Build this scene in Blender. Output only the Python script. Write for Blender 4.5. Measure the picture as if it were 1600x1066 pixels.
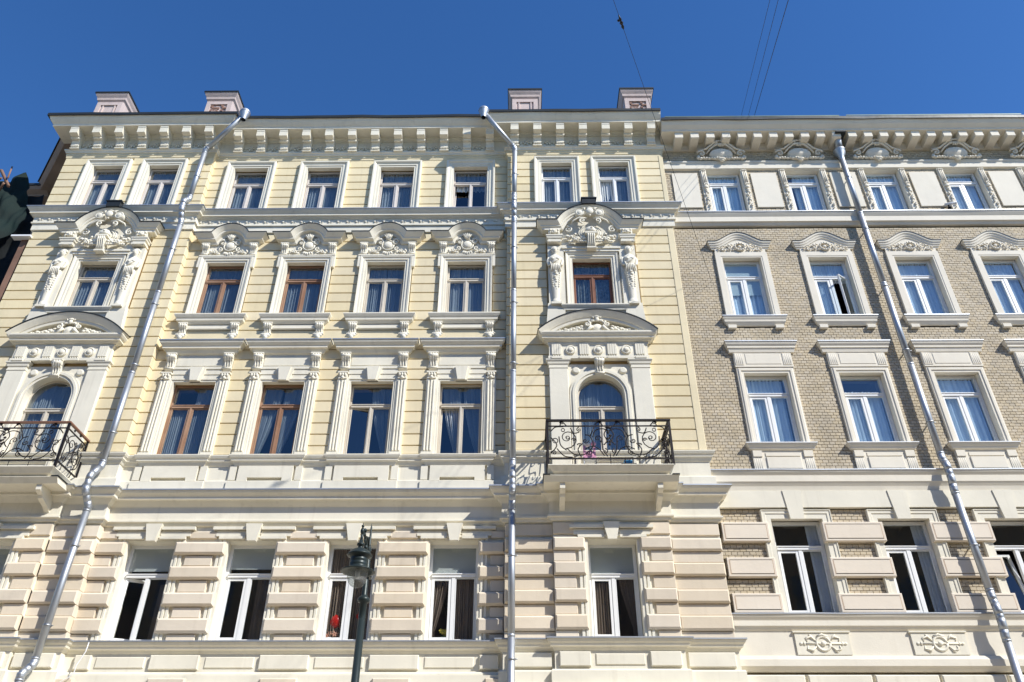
import bpy, math, random
from math import sin, cos, pi, radians, atan2, sqrt, hypot
from mathutils import Vector, Matrix
import numpy as np
random.seed(7)
for o in list(bpy.data.objects): bpy.data.objects.remove(o)
S = bpy.context.scene
COL = S.collection

# ------------------------------------------------------------------ camera
cd = bpy.data.cameras.new('camera'); cam = bpy.data.objects.new('camera', cd); COL.objects.link(cam)
cd.sensor_width = 36.0; cd.lens = 1245/1600*36; cd.clip_end = 3000; cd.clip_start = 0.05
_p, _y, _r = radians(34.55), radians(.69), radians(.13)
F = Vector((-sin(_y)*cos(_p), cos(_y)*cos(_p), sin(_p))); R = Vector((cos(_y), sin(_y), 0)); U = R.cross(F)
R2 = R*cos(_r)+U*sin(_r); U2 = U*cos(_r)-R*sin(_r)
cam.matrix_world = Matrix(((R2.x, U2.x, -F.x, 0), (R2.y, U2.y, -F.y, -16.0), (R2.z, U2.z, -F.z, 1.6), (0, 0, 0, 1)))
S.camera = cam

# ------------------------------------------------------------------ light
SUN = Vector((1.38, -1.0, 1.56)).normalized()
el = math.asin(SUN.z); az = atan2(SUN.x, SUN.y)
w = bpy.data.worlds.new('World'); S.world = w; w.use_nodes = True
nt = w.node_tree; bg = nt.nodes['Background']
sky = nt.nodes.new('ShaderNodeTexSky'); sky.sky_type = 'NISHITA'; sky.sun_disc = False
sky.sun_elevation = el; sky.sun_rotation = az; sky.air_density = 1.0; sky.dust_density = 0.15; sky.ozone_density = 4.5; sky.altitude = 100
hsv = nt.nodes.new('ShaderNodeHueSaturation'); hsv.inputs['Saturation'].default_value = 1.22; hsv.inputs['Hue'].default_value = .507
nt.links.new(sky.outputs[0], hsv.inputs['Color']); nt.links.new(hsv.outputs[0], bg.inputs[0]); bg.inputs[1].default_value = 0.14
sl = bpy.data.lights.new('sun', 'SUN'); sl.energy = 4.9; sl.angle = radians(.5); sl.color = (1.0, .975, .925)
so = bpy.data.objects.new('sun', sl); COL.objects.link(so); so.rotation_euler = (-SUN).to_track_quat('-Z', 'Y').to_euler()
so.location = (20, -20, 40)
S.view_settings.view_transform = 'Standard'; S.view_settings.look = 'None'
S.view_settings.exposure = 0.35; S.view_settings.gamma = 1.0; S.view_settings.use_curve_mapping = False
S.render.resolution_x = 1024; S.render.resolution_y = 682

# ------------------------------------------------------------------ materials
def nn(t, ty, **k):
    n = t.nodes.new(ty)
    for a, b in k.items(): setattr(n, a, b)
    return n
def mat(name, col, rough=.8, var=.06, bump=.15, bscale=60, metal=0, streak=0.0, var_scale=1.2, per_obj=0.0, spec=.3, hue=None):
    m = bpy.data.materials.new(name); m.use_nodes = True; t = m.node_tree; b = t.nodes['Principled BSDF']
    b.inputs['Roughness'].default_value = rough; b.inputs['Metallic'].default_value = metal
    b.inputs['Specular IOR Level'].default_value = spec
    g = nn(t, 'ShaderNodeNewGeometry')
    n1 = nn(t, 'ShaderNodeTexNoise'); n1.inputs['Scale'].default_value = var_scale; n1.inputs['Detail'].default_value = 6
    t.links.new(g.outputs['Position'], n1.inputs['Vector'])
    mp = nn(t, 'ShaderNodeMapping'); mp.inputs['Scale'].default_value = (7, 7, .5)
    t.links.new(g.outputs['Position'], mp.inputs['Vector'])
    n2 = nn(t, 'ShaderNodeTexNoise'); n2.inputs['Scale'].default_value = 1.0; n2.inputs['Detail'].default_value = 5
    t.links.new(mp.outputs[0], n2.inputs['Vector'])
    c2 = hue if hue else tuple(c*(1-var*2.2) for c in col)
    mx = nn(t, 'ShaderNodeMix', data_type='RGBA'); mx.inputs[6].default_value = (*col, 1); mx.inputs[7].default_value = (*c2, 1)
    r1 = nn(t, 'ShaderNodeMapRange'); r1.inputs[1].default_value = .35; r1.inputs[2].default_value = .7
    t.links.new(n1.outputs[0], r1.inputs[0]); t.links.new(r1.outputs[0], mx.inputs[0])
    out = mx.outputs[2]
    if streak:
        r2 = nn(t, 'ShaderNodeMapRange'); r2.inputs[1].default_value = .55; r2.inputs[2].default_value = .8; r2.inputs[4].default_value = streak
        t.links.new(n2.outputs[0], r2.inputs[0])
        m2 = nn(t, 'ShaderNodeMix', data_type='RGBA'); m2.inputs[7].default_value = (col[0]*.55, col[1]*.52, col[2]*.48, 1)
        t.links.new(out, m2.inputs[6]); t.links.new(r2.outputs[0], m2.inputs[0]); out = m2.outputs[2]
    if per_obj:
        oi = nn(t, 'ShaderNodeObjectInfo'); ad = nn(t, 'ShaderNodeMath', operation='ADD'); fr = nn(t, 'ShaderNodeMath', operation='FRACT')
        t.links.new(oi.outputs['Random'], ad.inputs[0]); t.links.new(g.outputs['Random Per Island'], ad.inputs[1]); t.links.new(ad.outputs[0], fr.inputs[0])
        hs = nn(t, 'ShaderNodeHueSaturation')
        a = nn(t, 'ShaderNodeMapRange'); a.inputs[3].default_value = 1-per_obj; a.inputs[4].default_value = 1+per_obj*.6
        a2 = nn(t, 'ShaderNodeMath', operation='MULTIPLY'); a2.inputs[1].default_value = 7.31; fr2 = nn(t, 'ShaderNodeMath', operation='FRACT')
        a3 = nn(t, 'ShaderNodeMapRange'); a3.inputs[3].default_value = 1-per_obj*1.3; a3.inputs[4].default_value = 1+per_obj*.7
        t.links.new(fr.outputs[0], a.inputs[0]); t.links.new(a.outputs[0], hs.inputs['Value'])
        t.links.new(fr.outputs[0], a2.inputs[0]); t.links.new(a2.outputs[0], fr2.inputs[0]); t.links.new(fr2.outputs[0], a3.inputs[0]); t.links.new(a3.outputs[0], hs.inputs['Saturation'])
        t.links.new(out, hs.inputs['Color']); out = hs.outputs[0]
    t.links.new(out, b.inputs['Base Color'])
    if bump:
        n3 = nn(t, 'ShaderNodeTexNoise'); n3.inputs['Scale'].default_value = bscale; n3.inputs['Detail'].default_value = 4
        t.links.new(g.outputs['Position'], n3.inputs['Vector'])
        n4 = nn(t, 'ShaderNodeTexNoise'); n4.inputs['Scale'].default_value = 5; n4.inputs['Detail'].default_value = 3
        t.links.new(g.outputs['Position'], n4.inputs['Vector'])
        s = nn(t, 'ShaderNodeMath', operation='MULTIPLY_ADD'); s.inputs[1].default_value = 1.5
        t.links.new(n4.outputs[0], s.inputs[0]); t.links.new(n3.outputs[0], s.inputs[2])
        bp = nn(t, 'ShaderNodeBump'); bp.inputs['Strength'].default_value = bump; bp.inputs['Distance'].default_value = .01
        t.links.new(s.outputs[0], bp.inputs['Height']); t.links.new(bp.outputs[0], b.inputs['Normal'])
    return m
WHITE = mat('white_stucco', (.80, .75, .615), streak=.30, var=.055, bump=.25)
YEL = mat('yellow_stucco', (.79, .672, .43), streak=.2, var=.05, bump=.25, per_obj=.06)
YELB = mat('yellow_joint_shade', (.52, .36, .17), var=.04, bump=.2)  # shade of the grooves put into the colour, deeper orange than the blocks
BEIGE = mat('beige_stucco', (.74, .635, .485), streak=.22, var=.055, bump=.3, per_obj=.10)
BEIGEB = mat('beige_joint', (.62, .46, .32), var=.04)
GREYST = mat('grey_white_stucco', (.78, .72, .595), streak=.14, var=.035, bump=.25)
PINKST = mat('pale_pink_stucco', (.77, .675, .545), streak=.12, var=.03, bump=.25, per_obj=.03)
BRICK = mat('tan_brick', (.585, .49, .34), var=.09, bump=.4, bscale=90, per_obj=.11, rough=.75)
MORTAR = mat('mortar', (.22, .175, .10), var=.05, bump=.3)
SIDEST = mat('shade_toned_stucco', (.30, .235, .19), streak=.3, var=.08)  # shade of the return and the neighbour put into a dark brown colour
CHIM = mat('pink_plaster', (.60, .49, .45), streak=.25, var=.06, bump=.5)
CHIMB = mat('old_red_brick', (.33, .19, .14), var=.15, bump=.6)
ZINC = mat('zinc', (.44, .465, .495), rough=.52, metal=.9, var=.05, bump=.05, bscale=20, streak=.06)
ZINCD = mat('zinc_dull', (.42, .44, .46), rough=.5, metal=1, var=.1, bump=.15)
LEDGE = mat('ledge_flashing', (.52, .54, .56), rough=.45, metal=.7, var=.08, bump=.1)
ROOF = mat('roof_metal', (.035, .04, .042), rough=.5, metal=.3, var=.1, bump=.2, bscale=8)
ROOFG = mat('roof_green', (.10, .16, .145), rough=.55, metal=.2, var=.15, bump=.2)
FRW = mat('white_pvc', (.82, .82, .80), rough=.35, var=.01, bump=0)
FRC = mat('cream_wood', (.66, .60, .50), rough=.6, var=.08, bump=.3, streak=.2)
FRP = mat('pale_wood', (.70, .64, .58), rough=.6, var=.05, bump=.2, streak=.15)
FRB = mat('brown_wood', (.30, .165, .10), rough=.55, var=.12, bump=.3, hue=(.42, .27, .18))
FRD = mat('dark_red_wood', (.20, .085, .05), rough=.5, var=.12, bump=.3, hue=(.30, .15, .09))
IRON = mat('wrought_iron', (.035, .030, .030), rough=.5, metal=.6, var=.15, bump=.2)
RAILW = mat('handrail_wood', (.22, .11, .07), rough=.5, var=.15)
LAMPG = mat('lamp_paint', (.028, .040, .040), rough=.38, metal=.2, var=.08, bump=.1)
SHEER = mat('sheer_curtain', (.62, .66, .68), rough=.9, var=.08, bump=0)
SHEERB = mat('pale_sheer_curtain', (.80, .83, .85), rough=.9, var=.06, bump=0)
DRAPE = mat('brown_drape', (.26, .19, .14), rough=.9, var=.1, bump=0)
DRAPEB = mat('pale_patterned_curtain', (.50, .55, .52), rough=.9, var=.3, bump=0, var_scale=14)
BLIND = mat('roller_blind', (.55, .56, .52), rough=.9, var=.03, bump=0)
ROOMM = mat('room_shade_tone', (.10, .085, .07), rough=.95, var=.05, bump=0)  # dimness of the rooms put into a dark wall colour
ASPH = mat('asphalt', (.085, .082, .078), var=.12, bump=.5, bscale=120)
PAVE = mat('paving', (.50, .44, .35), var=.08, bump=.3, per_obj=.05)
SOIL = mat('ground_earth', (.16, .15, .13), var=.1, bump=.4)
NET = mat('green_netting', (.006, .021, .018), rough=.85, var=.3, bump=.6, bscale=40)
NETD = mat('dark_netting', (.010, .013, .014), rough=.9, var=.3, bump=.6, bscale=40)
PLANK = mat('plank_wood', (.27, .155, .105), rough=.8, var=.2, bump=.4)
OPP = mat('ochre_render', (.52, .40, .27), var=.08, streak=.2)
OPPR = mat('opposite_roof', (.16, .07, .045), var=.15)
def plain(name, col, rough=.5): return mat(name, col, rough=rough, var=.03, bump=0)
RED = plain('red_latex', (.60, .02, .012), .25); BLUE = plain('blue_latex', (.02, .06, .22), .3); PEACH = plain('peach_petal', (.75, .38, .26), .8)
PINK = plain('pink_plastic', (.70, .34, .48), .5); GREENP = plain('green_plastic', (.03, .36, .13), .4); YPET = plain('yellow_petal', (.75, .60, .10), .8)
WPL = plain('white_plastic', (.8, .8, .8), .4); CYAN = plain('blue_plastic', (.07, .30, .50), .4); LEAF = plain('leaf_green', (.05, .12, .03), .7)
BLACK = plain('black_plastic', (.02, .02, .02), .4); WIREM = plain('wire_rubber', (.03, .03, .035), .6)
def glass(name, ior=1.75, tint=(.42, .45, .47), wav=.12):
    m = bpy.data.materials.new(name); m.use_nodes = True; t = m.node_tree; t.nodes.remove(t.nodes['Principled BSDF'])
    o = t.nodes['Material Output']; tr = nn(t, 'ShaderNodeBsdfTransparent'); tr.inputs[0].default_value = (*tint, 1)
    gl = nn(t, 'ShaderNodeBsdfGlossy'); gl.inputs['Roughness'].default_value = .015; gl.inputs[0].default_value = (.95, .97, 1, 1)
    fr = nn(t, 'ShaderNodeFresnel'); fr.inputs[0].default_value = ior
    g = nn(t, 'ShaderNodeNewGeometry'); n = nn(t, 'ShaderNodeTexNoise'); n.inputs['Scale'].default_value = 2.2; n.inputs['Detail'].default_value = 1
    t.links.new(g.outputs['Position'], n.inputs['Vector']); bp = nn(t, 'ShaderNodeBump'); bp.inputs['Strength'].default_value = wav; bp.inputs['Distance'].default_value = .05
    t.links.new(n.outputs[0], bp.inputs['Height']); t.links.new(bp.outputs[0], gl.inputs['Normal'])
    inv = nn(t, 'ShaderNodeMath', operation='SUBTRACT'); inv.inputs[0].default_value = 1; t.links.new(g.outputs['Backfacing'], inv.inputs[1])
    mu_ = nn(t, 'ShaderNodeMath', operation='MULTIPLY'); t.links.new(fr.outputs[0], mu_.inputs[0]); t.links.new(inv.outputs[0], mu_.inputs[1])
    mx = nn(t, 'ShaderNodeMixShader'); t.links.new(mu_.outputs[0], mx.inputs[0]); t.links.new(tr.outputs[0], mx.inputs[1]); t.links.new(gl.outputs[0], mx.inputs[2])
    t.links.new(mx.outputs[0], o.inputs[0]); return m
GLASS = glass('window_glass', 1.95, (.72, .75, .765), .05); GLASSB = glass('coated_glass', 2.15, (.87, .93, .96), .045); GLASSC = glass('clear_glass', 1.8, (.90, .92, .93), .03)
LGLASS = glass('lamp_glass', 1.6, (.80, .82, .80), .0)

# ------------------------------------------------------------------ mesh building
class MB:
    def __init__(s): s.v = []; s.f = []; s.sm = []
    def add(s, vs, fs, sm=False):
        k = len(s.v); s.v += [tuple(a) for a in vs]; s.f += [tuple(i+k for i in f) for f in fs]; s.sm += [sm]*len(fs); return s
    def sy(s, k): s.v = [(x, y*k, z) for x, y, z in s.v]; return s
    def box(s, x0, x1, y0, y1, z0, z1):
        return s.add([(x0,y0,z0),(x1,y0,z0),(x1,y1,z0),(x0,y1,z0),(x0,y0,z1),(x1,y0,z1),(x1,y1,z1),(x0,y1,z1)],
            [(0,1,5,4),(1,2,6,5),(2,3,7,6),(3,0,4,7),(4,5,6,7),(3,2,1,0)])
    def cbox(s, x0, x1, y0, y1, z0, z1, c=.02, cz=None):
        cz = c if cz is None else cz
        v = []
        for (ax, bx, yy, az_, bz) in ((x0,x1,y1,z0,z1),(x0,x1,y0+c,z0,z1),(x0+c,x1-c,y0,z0+cz,z1-cz)):
            v += [(ax,yy,az_),(bx,yy,az_),(bx,yy,bz),(ax,yy,bz)]
        f = [(8,9,10,11)]
        for k in (0, 4):
            for i in range(4):
                j = (i+1) % 4; f.append((k+i, k+j, k+4+j, k+4+i))
        return s.add(v, f)
    def poly(s, pts, y0, y1):   # pts (x,z) ccw seen from front; extruded y0 (front) to y1
        n = len(pts)
        return s.add([(x,y0,z) for x,z in pts]+[(x,y1,z) for x,z in pts], [tuple(range(n)), tuple(range(2*n-1,n-1,-1))]+[(i,i+n,(i+1)%n+n,(i+1)%n) for i in range(n)])
    def ring(s, inner, outer, y0, y1):   # plate between two matching polylines (open), extruded
        n = len(inner)
        v = [(x,y0,z) for x,z in inner]+[(x,y0,z) for x,z in outer]+[(x,y1,z) for x,z in inner]+[(x,y1,z) for x,z in outer]
        f = []
        for i in range(n-1):
            f += [(i,i+1,n+i+1,n+i),(2*n+i,2*n+i+1,i+1,i),(n+i,n+i+1,3*n+i+1,3*n+i),(2*n+i+1,2*n+i,3*n+i,3*n+i+1)]
        for i in (0, n-1): f.append((i, n+i, 3*n+i, 2*n+i))
        return s.add(v, f)
    def side(s, prof, x0, x1):   # profile (y,z) extruded in x
        n = len(prof)
        return s.add([(x0,y,z) for y,z in prof]+[(x1,y,z) for y,z in prof], [tuple(range(n)), tuple(range(2*n-1,n-1,-1))]+[(i,i+n,(i+1)%n+n,(i+1)%n) for i in range(n)])
    def blob(s, c, r, rot=0, n=8, m=6):
        if not hasattr(r, '__len__'): r = (r, r, r)
        v = []; f = []
        for j in range(m+1):
            t = pi*j/m
            for i in range(n):
                a = 2*pi*i/n; x, y, z = r[0]*sin(t)*cos(a), r[1]*sin(t)*sin(a), r[2]*cos(t)
                v.append((c[0]+x*cos(rot)-z*sin(rot), c[1]+y, c[2]+x*sin(rot)+z*cos(rot)))
        for j in range(m):
            for i in range(n): f.append((j*n+i, j*n+(i+1)%n, (j+1)*n+(i+1)%n, (j+1)*n+i))
        return s.add(v, f, True)
    def tube(s, pts, r, n=6, caps=True):
        P = [Vector(p) for p in pts]; rs = r if hasattr(r, '__len__') else [r]*len(P)
        v = []; f = []; up = None
        for i, p in enumerate(P):
            d = (P[min(i+1, len(P)-1)]-P[max(i-1, 0)])
            if d.length < 1e-9: d = Vector((0, 0, 1))
            d.normalize()
            if up is None:
                up = Vector((0, 1, 0)) if abs(d.y) < .9 else Vector((1, 0, 0))
            a = d.cross(up)
            if a.length < 1e-4: a = d.orthogonal()
            a.normalize(); up = a.cross(d).normalized()
            for k in range(n):
                t = 2*pi*k/n; q = p+(a*cos(t)+up*sin(t))*rs[i]; v.append(tuple(q))
        for i in range(len(P)-1):
            for k in range(n): f.append((i*n+k, i*n+(k+1)%n, (i+1)*n+(k+1)%n, (i+1)*n+k))
        s.add(v, f, True)
        if caps:
            k = len(s.v)-len(v); s.f += [tuple(k+i for i in range(n-1,-1,-1)), tuple(k+len(v)-n+i for i in range(n))]; s.sm += [False]*2
        return s
    def lathe(s, prof, c=(0,0,0), n=16, sx=1, sy=1):   # prof (r,z)
        v = []; f = []
        for r, z in prof:
            for i in range(n): a = 2*pi*i/n; v.append((c[0]+r*cos(a)*sx, c[1]+r*sin(a)*sy, c[2]+z))
        for j in range(len(prof)-1):
            for i in range(n): f.append((j*n+i, j*n+(i+1)%n, (j+1)*n+(i+1)%n, (j+1)*n+i))
        return s.add(v, f, True)
    def disc(s, c, prof, n=14, sx=1, sz=1):  # lathe about Y (facing the street): prof (r, y)
        v = []; f = []
        for r, y in prof:
            for i in range(n): a = 2*pi*i/n; v.append((c[0]+r*cos(a)*sx, c[1]+y, c[2]+r*sin(a)*sz))
        for j in range(len(prof)-1):
            for i in range(n): f.append((j*n+i, j*n+(i+1)%n, (j+1)*n+(i+1)%n, (j+1)*n+i))
        return s.add(v, f, True)
    def scroll(s, c, r0, r1, a0, turns, th, n=None, sq=5, mir=1, yk=0):   # spiral in XZ
        n = n or max(8, int(abs(turns)*14)); pts = []; rr = []
        for i in range(n+1):
            t = i/n; r = r0*(r1/r0)**t; a = a0+2*pi*turns*t
            pts.append((c[0]+mir*r*cos(a), c[1]+yk*t, c[2]+r*sin(a))); rr.append(th*(1-.35*t))
        return s.tube(pts, rr, sq)
    def mesh(s, name, m):
        me = bpy.data.meshes.new(name); me.from_pydata(s.v, [], s.f); me.polygons.foreach_set('use_smooth', s.sm)
        me.materials.append(m); me.update(); return me
    def build(s, name, m, parent=None, loc=(0,0,0), kind=None): return place(name, s.mesh(name, m), parent, loc, kind)
def place(name, me, parent=None, loc=(0,0,0), kind=None, rot=None):
    o = bpy.data.objects.new(name, me); COL.objects.link(o); o.location = loc
    if rot: o.rotation_euler = rot
    if parent: o.parent = parent
    if kind: o['kind'] = kind
    return o
def thing(name, label, cat, loc=(0,0,0), group=None):
    o = bpy.data.objects.new(name, None); COL.objects.link(o); o.location = loc; o.empty_display_size = .2
    return tag(o, label, cat, group)
def tag(o, label, cat, group=None):
    o['label'] = label; o['category'] = cat
    if group: o['group'] = group
    return o
def sub(parent, mats_): return None

def sweep_xy(b, path, prof):
    """moulding: prof [(p outward, z)] swept along a plan path (left to right, street side outward)"""
    n = len(path); P = [Vector(p) for p in path]; ns = []
    for i in range(n-1):
        d = (P[i+1]-P[i]).normalized(); ns.append(Vector((d.y, -d.x)))
    v = []; k = len(prof)
    for i in range(n):
        a = ns[max(i-1, 0)]; c = ns[min(i, n-2)]; m = (a+c)/(1+a.dot(c))
        for p, z in prof: v.append((P[i].x+m.x*p, P[i].y+m.y*p, z))
    f = [(i*k+j, (i+1)*k+j, (i+1)*k+j+1, i*k+j+1) for i in range(n-1) for j in range(k-1)]
    f += [tuple(range(k)), tuple(range((n-1)*k, n*k))]
    return b.add(v, f)
def sweep_xz(b, path, prof, ends=True, y=0.0):
    """hood moulding: path in the wall plane (x,z); prof [(p outward, n along in-plane normal (up for +x path))]"""
    n = len(path); P = [Vector(p) for p in path]; ns = []
    for i in range(n-1):
        d = (P[i+1]-P[i]).normalized(); ns.append(Vector((-d.y, d.x)))
    v = []; k = len(prof); secs = []
    if ends: secs.append([(P[0].x-p, y, P[0].y+q) for p, q in prof])
    for i in range(n):
        a = ns[max(i-1, 0)]; c = ns[min(i, n-2)]; m = (a+c)/(1+a.dot(c))
        ex = 0 if not ends else (-1 if i == 0 else (1 if i == n-1 else 0))
        secs.append([(P[i].x+m.x*q+ex*p, y-p, P[i].y+m.y*q) for p, q in prof])
    if ends: secs.append([(P[-1].x+p, y, P[-1].y+q) for p, q in prof])
    for s_ in secs: v += s_
    f = [(i*k+j, (i+1)*k+j, (i+1)*k+j+1, i*k+j+1) for i in range(len(secs)-1) for j in range(k-1)]
    if not ends: f += [tuple(range(k)), tuple(range((n-1)*k, n*k))]
    return b.add(v, f)
def strip(iv, holes):     # subtract intervals
    out = [iv]
    for a, c in holes:
        nx = []
        for x0, x1 in out:
            if c <= x0 or a >= x1: nx.append((x0, x1)); continue
            if a > x0: nx.append((x0, a))
            if c < x1: nx.append((c, x1))
        out = nx
    return out
def holed_wall(b, x0, x1, z0, z1, y0, y1, holes):   # holes (x0,x1,z0,z1)
    zs = sorted({z0, z1} | {min(max(z, z0), z1) for h in holes for z in h[2:]})
    for a, c in zip(zs, zs[1:]):
        hh = [(h[0], h[1]) for h in holes if h[2] < (a+c)/2 < h[3]]
        for p, q in strip((x0, x1), hh): b.box(p, q, y0, y1, a, c)
    return b
def cat(P, k=5):
    P = [Vector(p) for p in P]
    if len(P) < 3: return P
    out = []
    for i in range(len(P)-1):
        p0, p1, p2, p3 = P[max(i-1, 0)], P[i], P[i+1], P[min(i+2, len(P)-1)]
        for j in range(k):
            t = j/k; out.append(.5*((2*p1)+(p2-p0)*t+(2*p0-5*p1+4*p2-p3)*t*t+(3*p1-p0-3*p2+p3)*t**3))
    return out+[P[-1]]
def subp(path, step=.7):
    out = [path[0]]
    for a, c in zip(path, path[1:]):
        n = max(1, int(hypot(c[0]-a[0], c[1]-a[1])/step)); out += [(a[0]+(c[0]-a[0])*i/n, a[1]+(c[1]-a[1])*i/n) for i in range(1, n+1)]
    return out
def wavy(b, a=.010, s=0): b.v = [(x, y+a*.8*sin(x*1.7+s+1)+a*.5*sin(x*4.3+s), z+a*sin(x*2.3+s)+a*.6*sin(x*5.1+2*s)) for x, y, z in b.v]; return b
def arcpts(cx, cz, r, a0, a1, n): return [(cx+r*cos(a0+(a1-a0)*i/n), cz+r*sin(a0+(a1-a0)*i/n)) for i in range(n+1)]
def chord_arc(hw, rise, z, n=20):   # arc through (-hw,z) (0,z+rise) (hw,z), left to right
    r = (hw*hw+rise*rise)/(2*rise); cz = z+rise-r; a = math.asin(min(1, hw/r)) if cz <= z else pi-math.asin(hw/r)
    return [(r*sin(-a+2*a*i/n), cz+r*cos(-a+2*a*i/n)) for i in range(n+1)]

# ------------------------------------------------------------------ windows
def curtain_mb(x0, x1, z0, z1, kind='full', seed=0):
    rnd = random.Random(seed); b = MB(); n = 44; m = 8; ph = rnd.random()*6; fq = rnd.uniform(9, 13)
    v = []
    for j in range(m+1):
        t = j/m; z = z1+(z0-z1)*t
        xa, xb = x0, x1
        if kind == 'tiedr': xb = x1; xa = x0+(x1-x0)*(.06+.62*min(1, t*1.15)**1.7)
        if kind == 'tiedl': xa = x0; xb = x1-(x1-x0)*(.06+.62*min(1, t*1.15)**1.7)
        for i in range(n+1):
            u = i/n; x = xa+(xb-xa)*u
            v.append((x, .025*sin(u*fq*6+ph)*(1+.5*sin(u*17+ph))+.012*sin(u*41), z))
    b.add(v, [(j*(n+1)+i, j*(n+1)+i+1, (j+1)*(n+1)+i+1, (j+1)*(n+1)+i) for j in range(m) for i in range(n)], True)
    return b
def bars(b, x0, x1, z0, z1, w, y0, y1):   # rectangular frame of bars, butt jointed
    b.box(x0, x0+w, y0, y1, z0, z1); b.box(x1-w, x1, y0, y1, z0, z1)
    b.box(x0+w, x1-w, y0+.002, y1, z1-w, z1); b.box(x0+w, x1-w, y0+.002, y1, z0, z0+w)
SEED = [0]
def window(parent, cx, y, z0, z1, hw, zt, fm, style='wood', gl=GLASS, cur=None, open_=None, arch=0, blind=0, name='window', wleft=None):
    """y = front of the frame; casement pair under a transom light"""
    SEED[0] += 1
    b = MB(); W = .055 if style == 'wood' else .065; T = .075
    if arch:
        zs = z1-arch
        b.box(-hw, -hw+W, 0, .07, z0, zs); b.box(hw-W, hw, 0, .07, z0, zs); b.box(-hw+W, hw-W, 0, .07, z0, z0+W)
        b.ring(chordish(hw-W, arch-W, zs), chordish(hw, arch, zs), 0, .07)
    else: bars(b, -hw, hw, z0, z1, W, 0, .07)
    b.box(-hw+W, hw-W, -.03, .06, zt-.03, zt+.05)
    b.box(-hw+W, hw-W, -.045, -.028, zt+.028, zt+.045)
    m = .0; b.box(m-.035, m+.035, -.018, .06, z0+W, zt-.03)
    if style == 'wood': b.box(m-.016, m+.016, -.03, -.016, z0+W, zt-.032)
    o = b.build(name, fm, parent, (cx, y, 0))
    halves = [(-hw+W, m-.035), (m+.035, hw-W)]
    for i, (a, c) in enumerate(halves):
        s = MB(); sw = .024 if style == 'wood' else (.055 if i == 0 else .018)
        bars(s, a+.004, c-.004, z0+W+.004, zt-.036, sw, -.008, .045)
        ang = 0; off = 0
        if open_ and open_[0] == i: ang = open_[1]
        sh = place('sash', s.mesh('sash', fm), o)
        # glass sits inside the sash as its own pane
        p = MB().box(a+sw, c-sw, .012, .018, z0+W+sw, zt-.036-sw)
        pn = place('pane', p.mesh('pane', gl), o)
        if ang:
            if open_[2] == 'tilt':
                for q in (sh, pn):
                    M = Matrix.Translation((0, 0, z0+W))@Matrix.Rotation(-ang, 4, 'X')@Matrix.Translation((0, 0, -(z0+W)))
                    q.matrix_local = M
            else:
                hx = a if i == 0 else c; sg = 1 if i == 0 else -1
                for q in (sh, pn): q.matrix_local = Matrix.Translation((hx, 0, 0))@Matrix.Rotation(sg*ang, 4, 'Z')@Matrix.Translation((-hx, 0, 0))
    if arch:
        zs = z1-arch; ins = chordish(hw-W, arch-W, zs)
        pts = [(-hw+W, zt+.05)]+ins+[(hw-W, zt+.05)] if zs > zt+.06 else ins
        b2 = MB().poly([(x, z) for x, z in pts][::-1], .012, .018)
        place('pane', b2.mesh('pane', gl), o)
    else: place('pane', MB().box(-hw+W, hw-W, .012, .018, zt+.05, z1-W).mesh('pane', gl), o)
    if style == 'pvc' : place('sill', MB().box(-hw, hw, -.06, 0, z0-.03, z0).mesh('sill', FRW), o)
    if cur:
        for (kind, x0, x1, za, zb, cm) in cur:
            c = curtain_mb(x0*hw, x1*hw, z0+(z1-z0)*za, z0+(z1-z0)*zb, kind, SEED[0])
            place('curtain', c.mesh('curtain', cm), o, (0, .095, 0))
    if blind: place('blind', MB().box(-hw+W, hw-W, .045, .05, z1-(z1-z0)*blind, z1-.02).mesh('blind', BLIND), o)
    return o
def chordish(hw, rise, z, n=20):
    return [(-hw*cos(pi*i/n), z+rise*sin(pi*i/n)) for i in range(n+1)]

_t = LGLASS.node_tree; _o = _t.nodes['Material Output']; _src = _o.inputs[0].links[0].from_socket      # a dusty film on the lantern glass
_d = nn(_t, 'ShaderNodeBsdfDiffuse'); _d.inputs[0].default_value = (.7, .7, .68, 1); _m = nn(_t, 'ShaderNodeMixShader'); _m.inputs[0].default_value = .16
_t.links.new(_src, _m.inputs[1]); _t.links.new(_d.outputs[0], _m.inputs[2]); _t.links.new(_m.outputs[0], _o.inputs[0])
# ------------------------------------------------------------------ ground (under the frame, lights the soffits)
MB().box(-150, 150, -150, 150, -.6, -.02).build('ground', SOIL, kind='structure')
MB().box(-90, 90, -17.2, -10.0, -.02, -.004).build('road', ASPH, kind='structure')
MB().box(-90, 90, -10.0, .6, -.02, .13).build('pavement', PAVE, kind='structure')
MB().box(-90, 90, -21, -17.2, -.02, .13).build('pavement', PAVE, kind='structure')
kb = MB()
for k in range(60): kb.cbox(-60+2*k+.006, -60+2*k+1.994, -10.15, -10.0, -.01, .135, .012)
kb.build('kerb', PAVE, kind='structure')

# ------------------------------------------------------------------ cream building
CB = thing('cream_building', 'cream and yellow stucco building with two projecting bays and iron balconies', 'building', (-4.5, 0, 0))
def cb(name, b, m, parent=None, loc=(0, 0, 0), kind=None):   # world coordinates for direct parts
    if parent is None: return place(name, b.mesh(name, m), CB, (loc[0]+4.5, loc[1], loc[2]), kind)
    return place(name, b.mesh(name, m), parent, loc, kind)
XL0, XL1, XR0, XR1 = -13.07, -8.80, -.33, 4.09
PY = -.17; CL, CR = -10.92, 1.86
MIDX = [-7.68, -5.58, -3.48, -1.38]
dirL = Vector((-.66, .751)); SP = [(XL0+dirL.x*2.7, PY+.4+dirL.y*2.7), (XL0, PY+.4), (XL0, PY+.2)]
FP = [(XL0, PY+.2), (XL0, PY), (XL1, PY), (XL1, 0), (XR0, 0), (XR0, PY), (XR1, PY), (XR1, .25)]
FC = None
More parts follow.
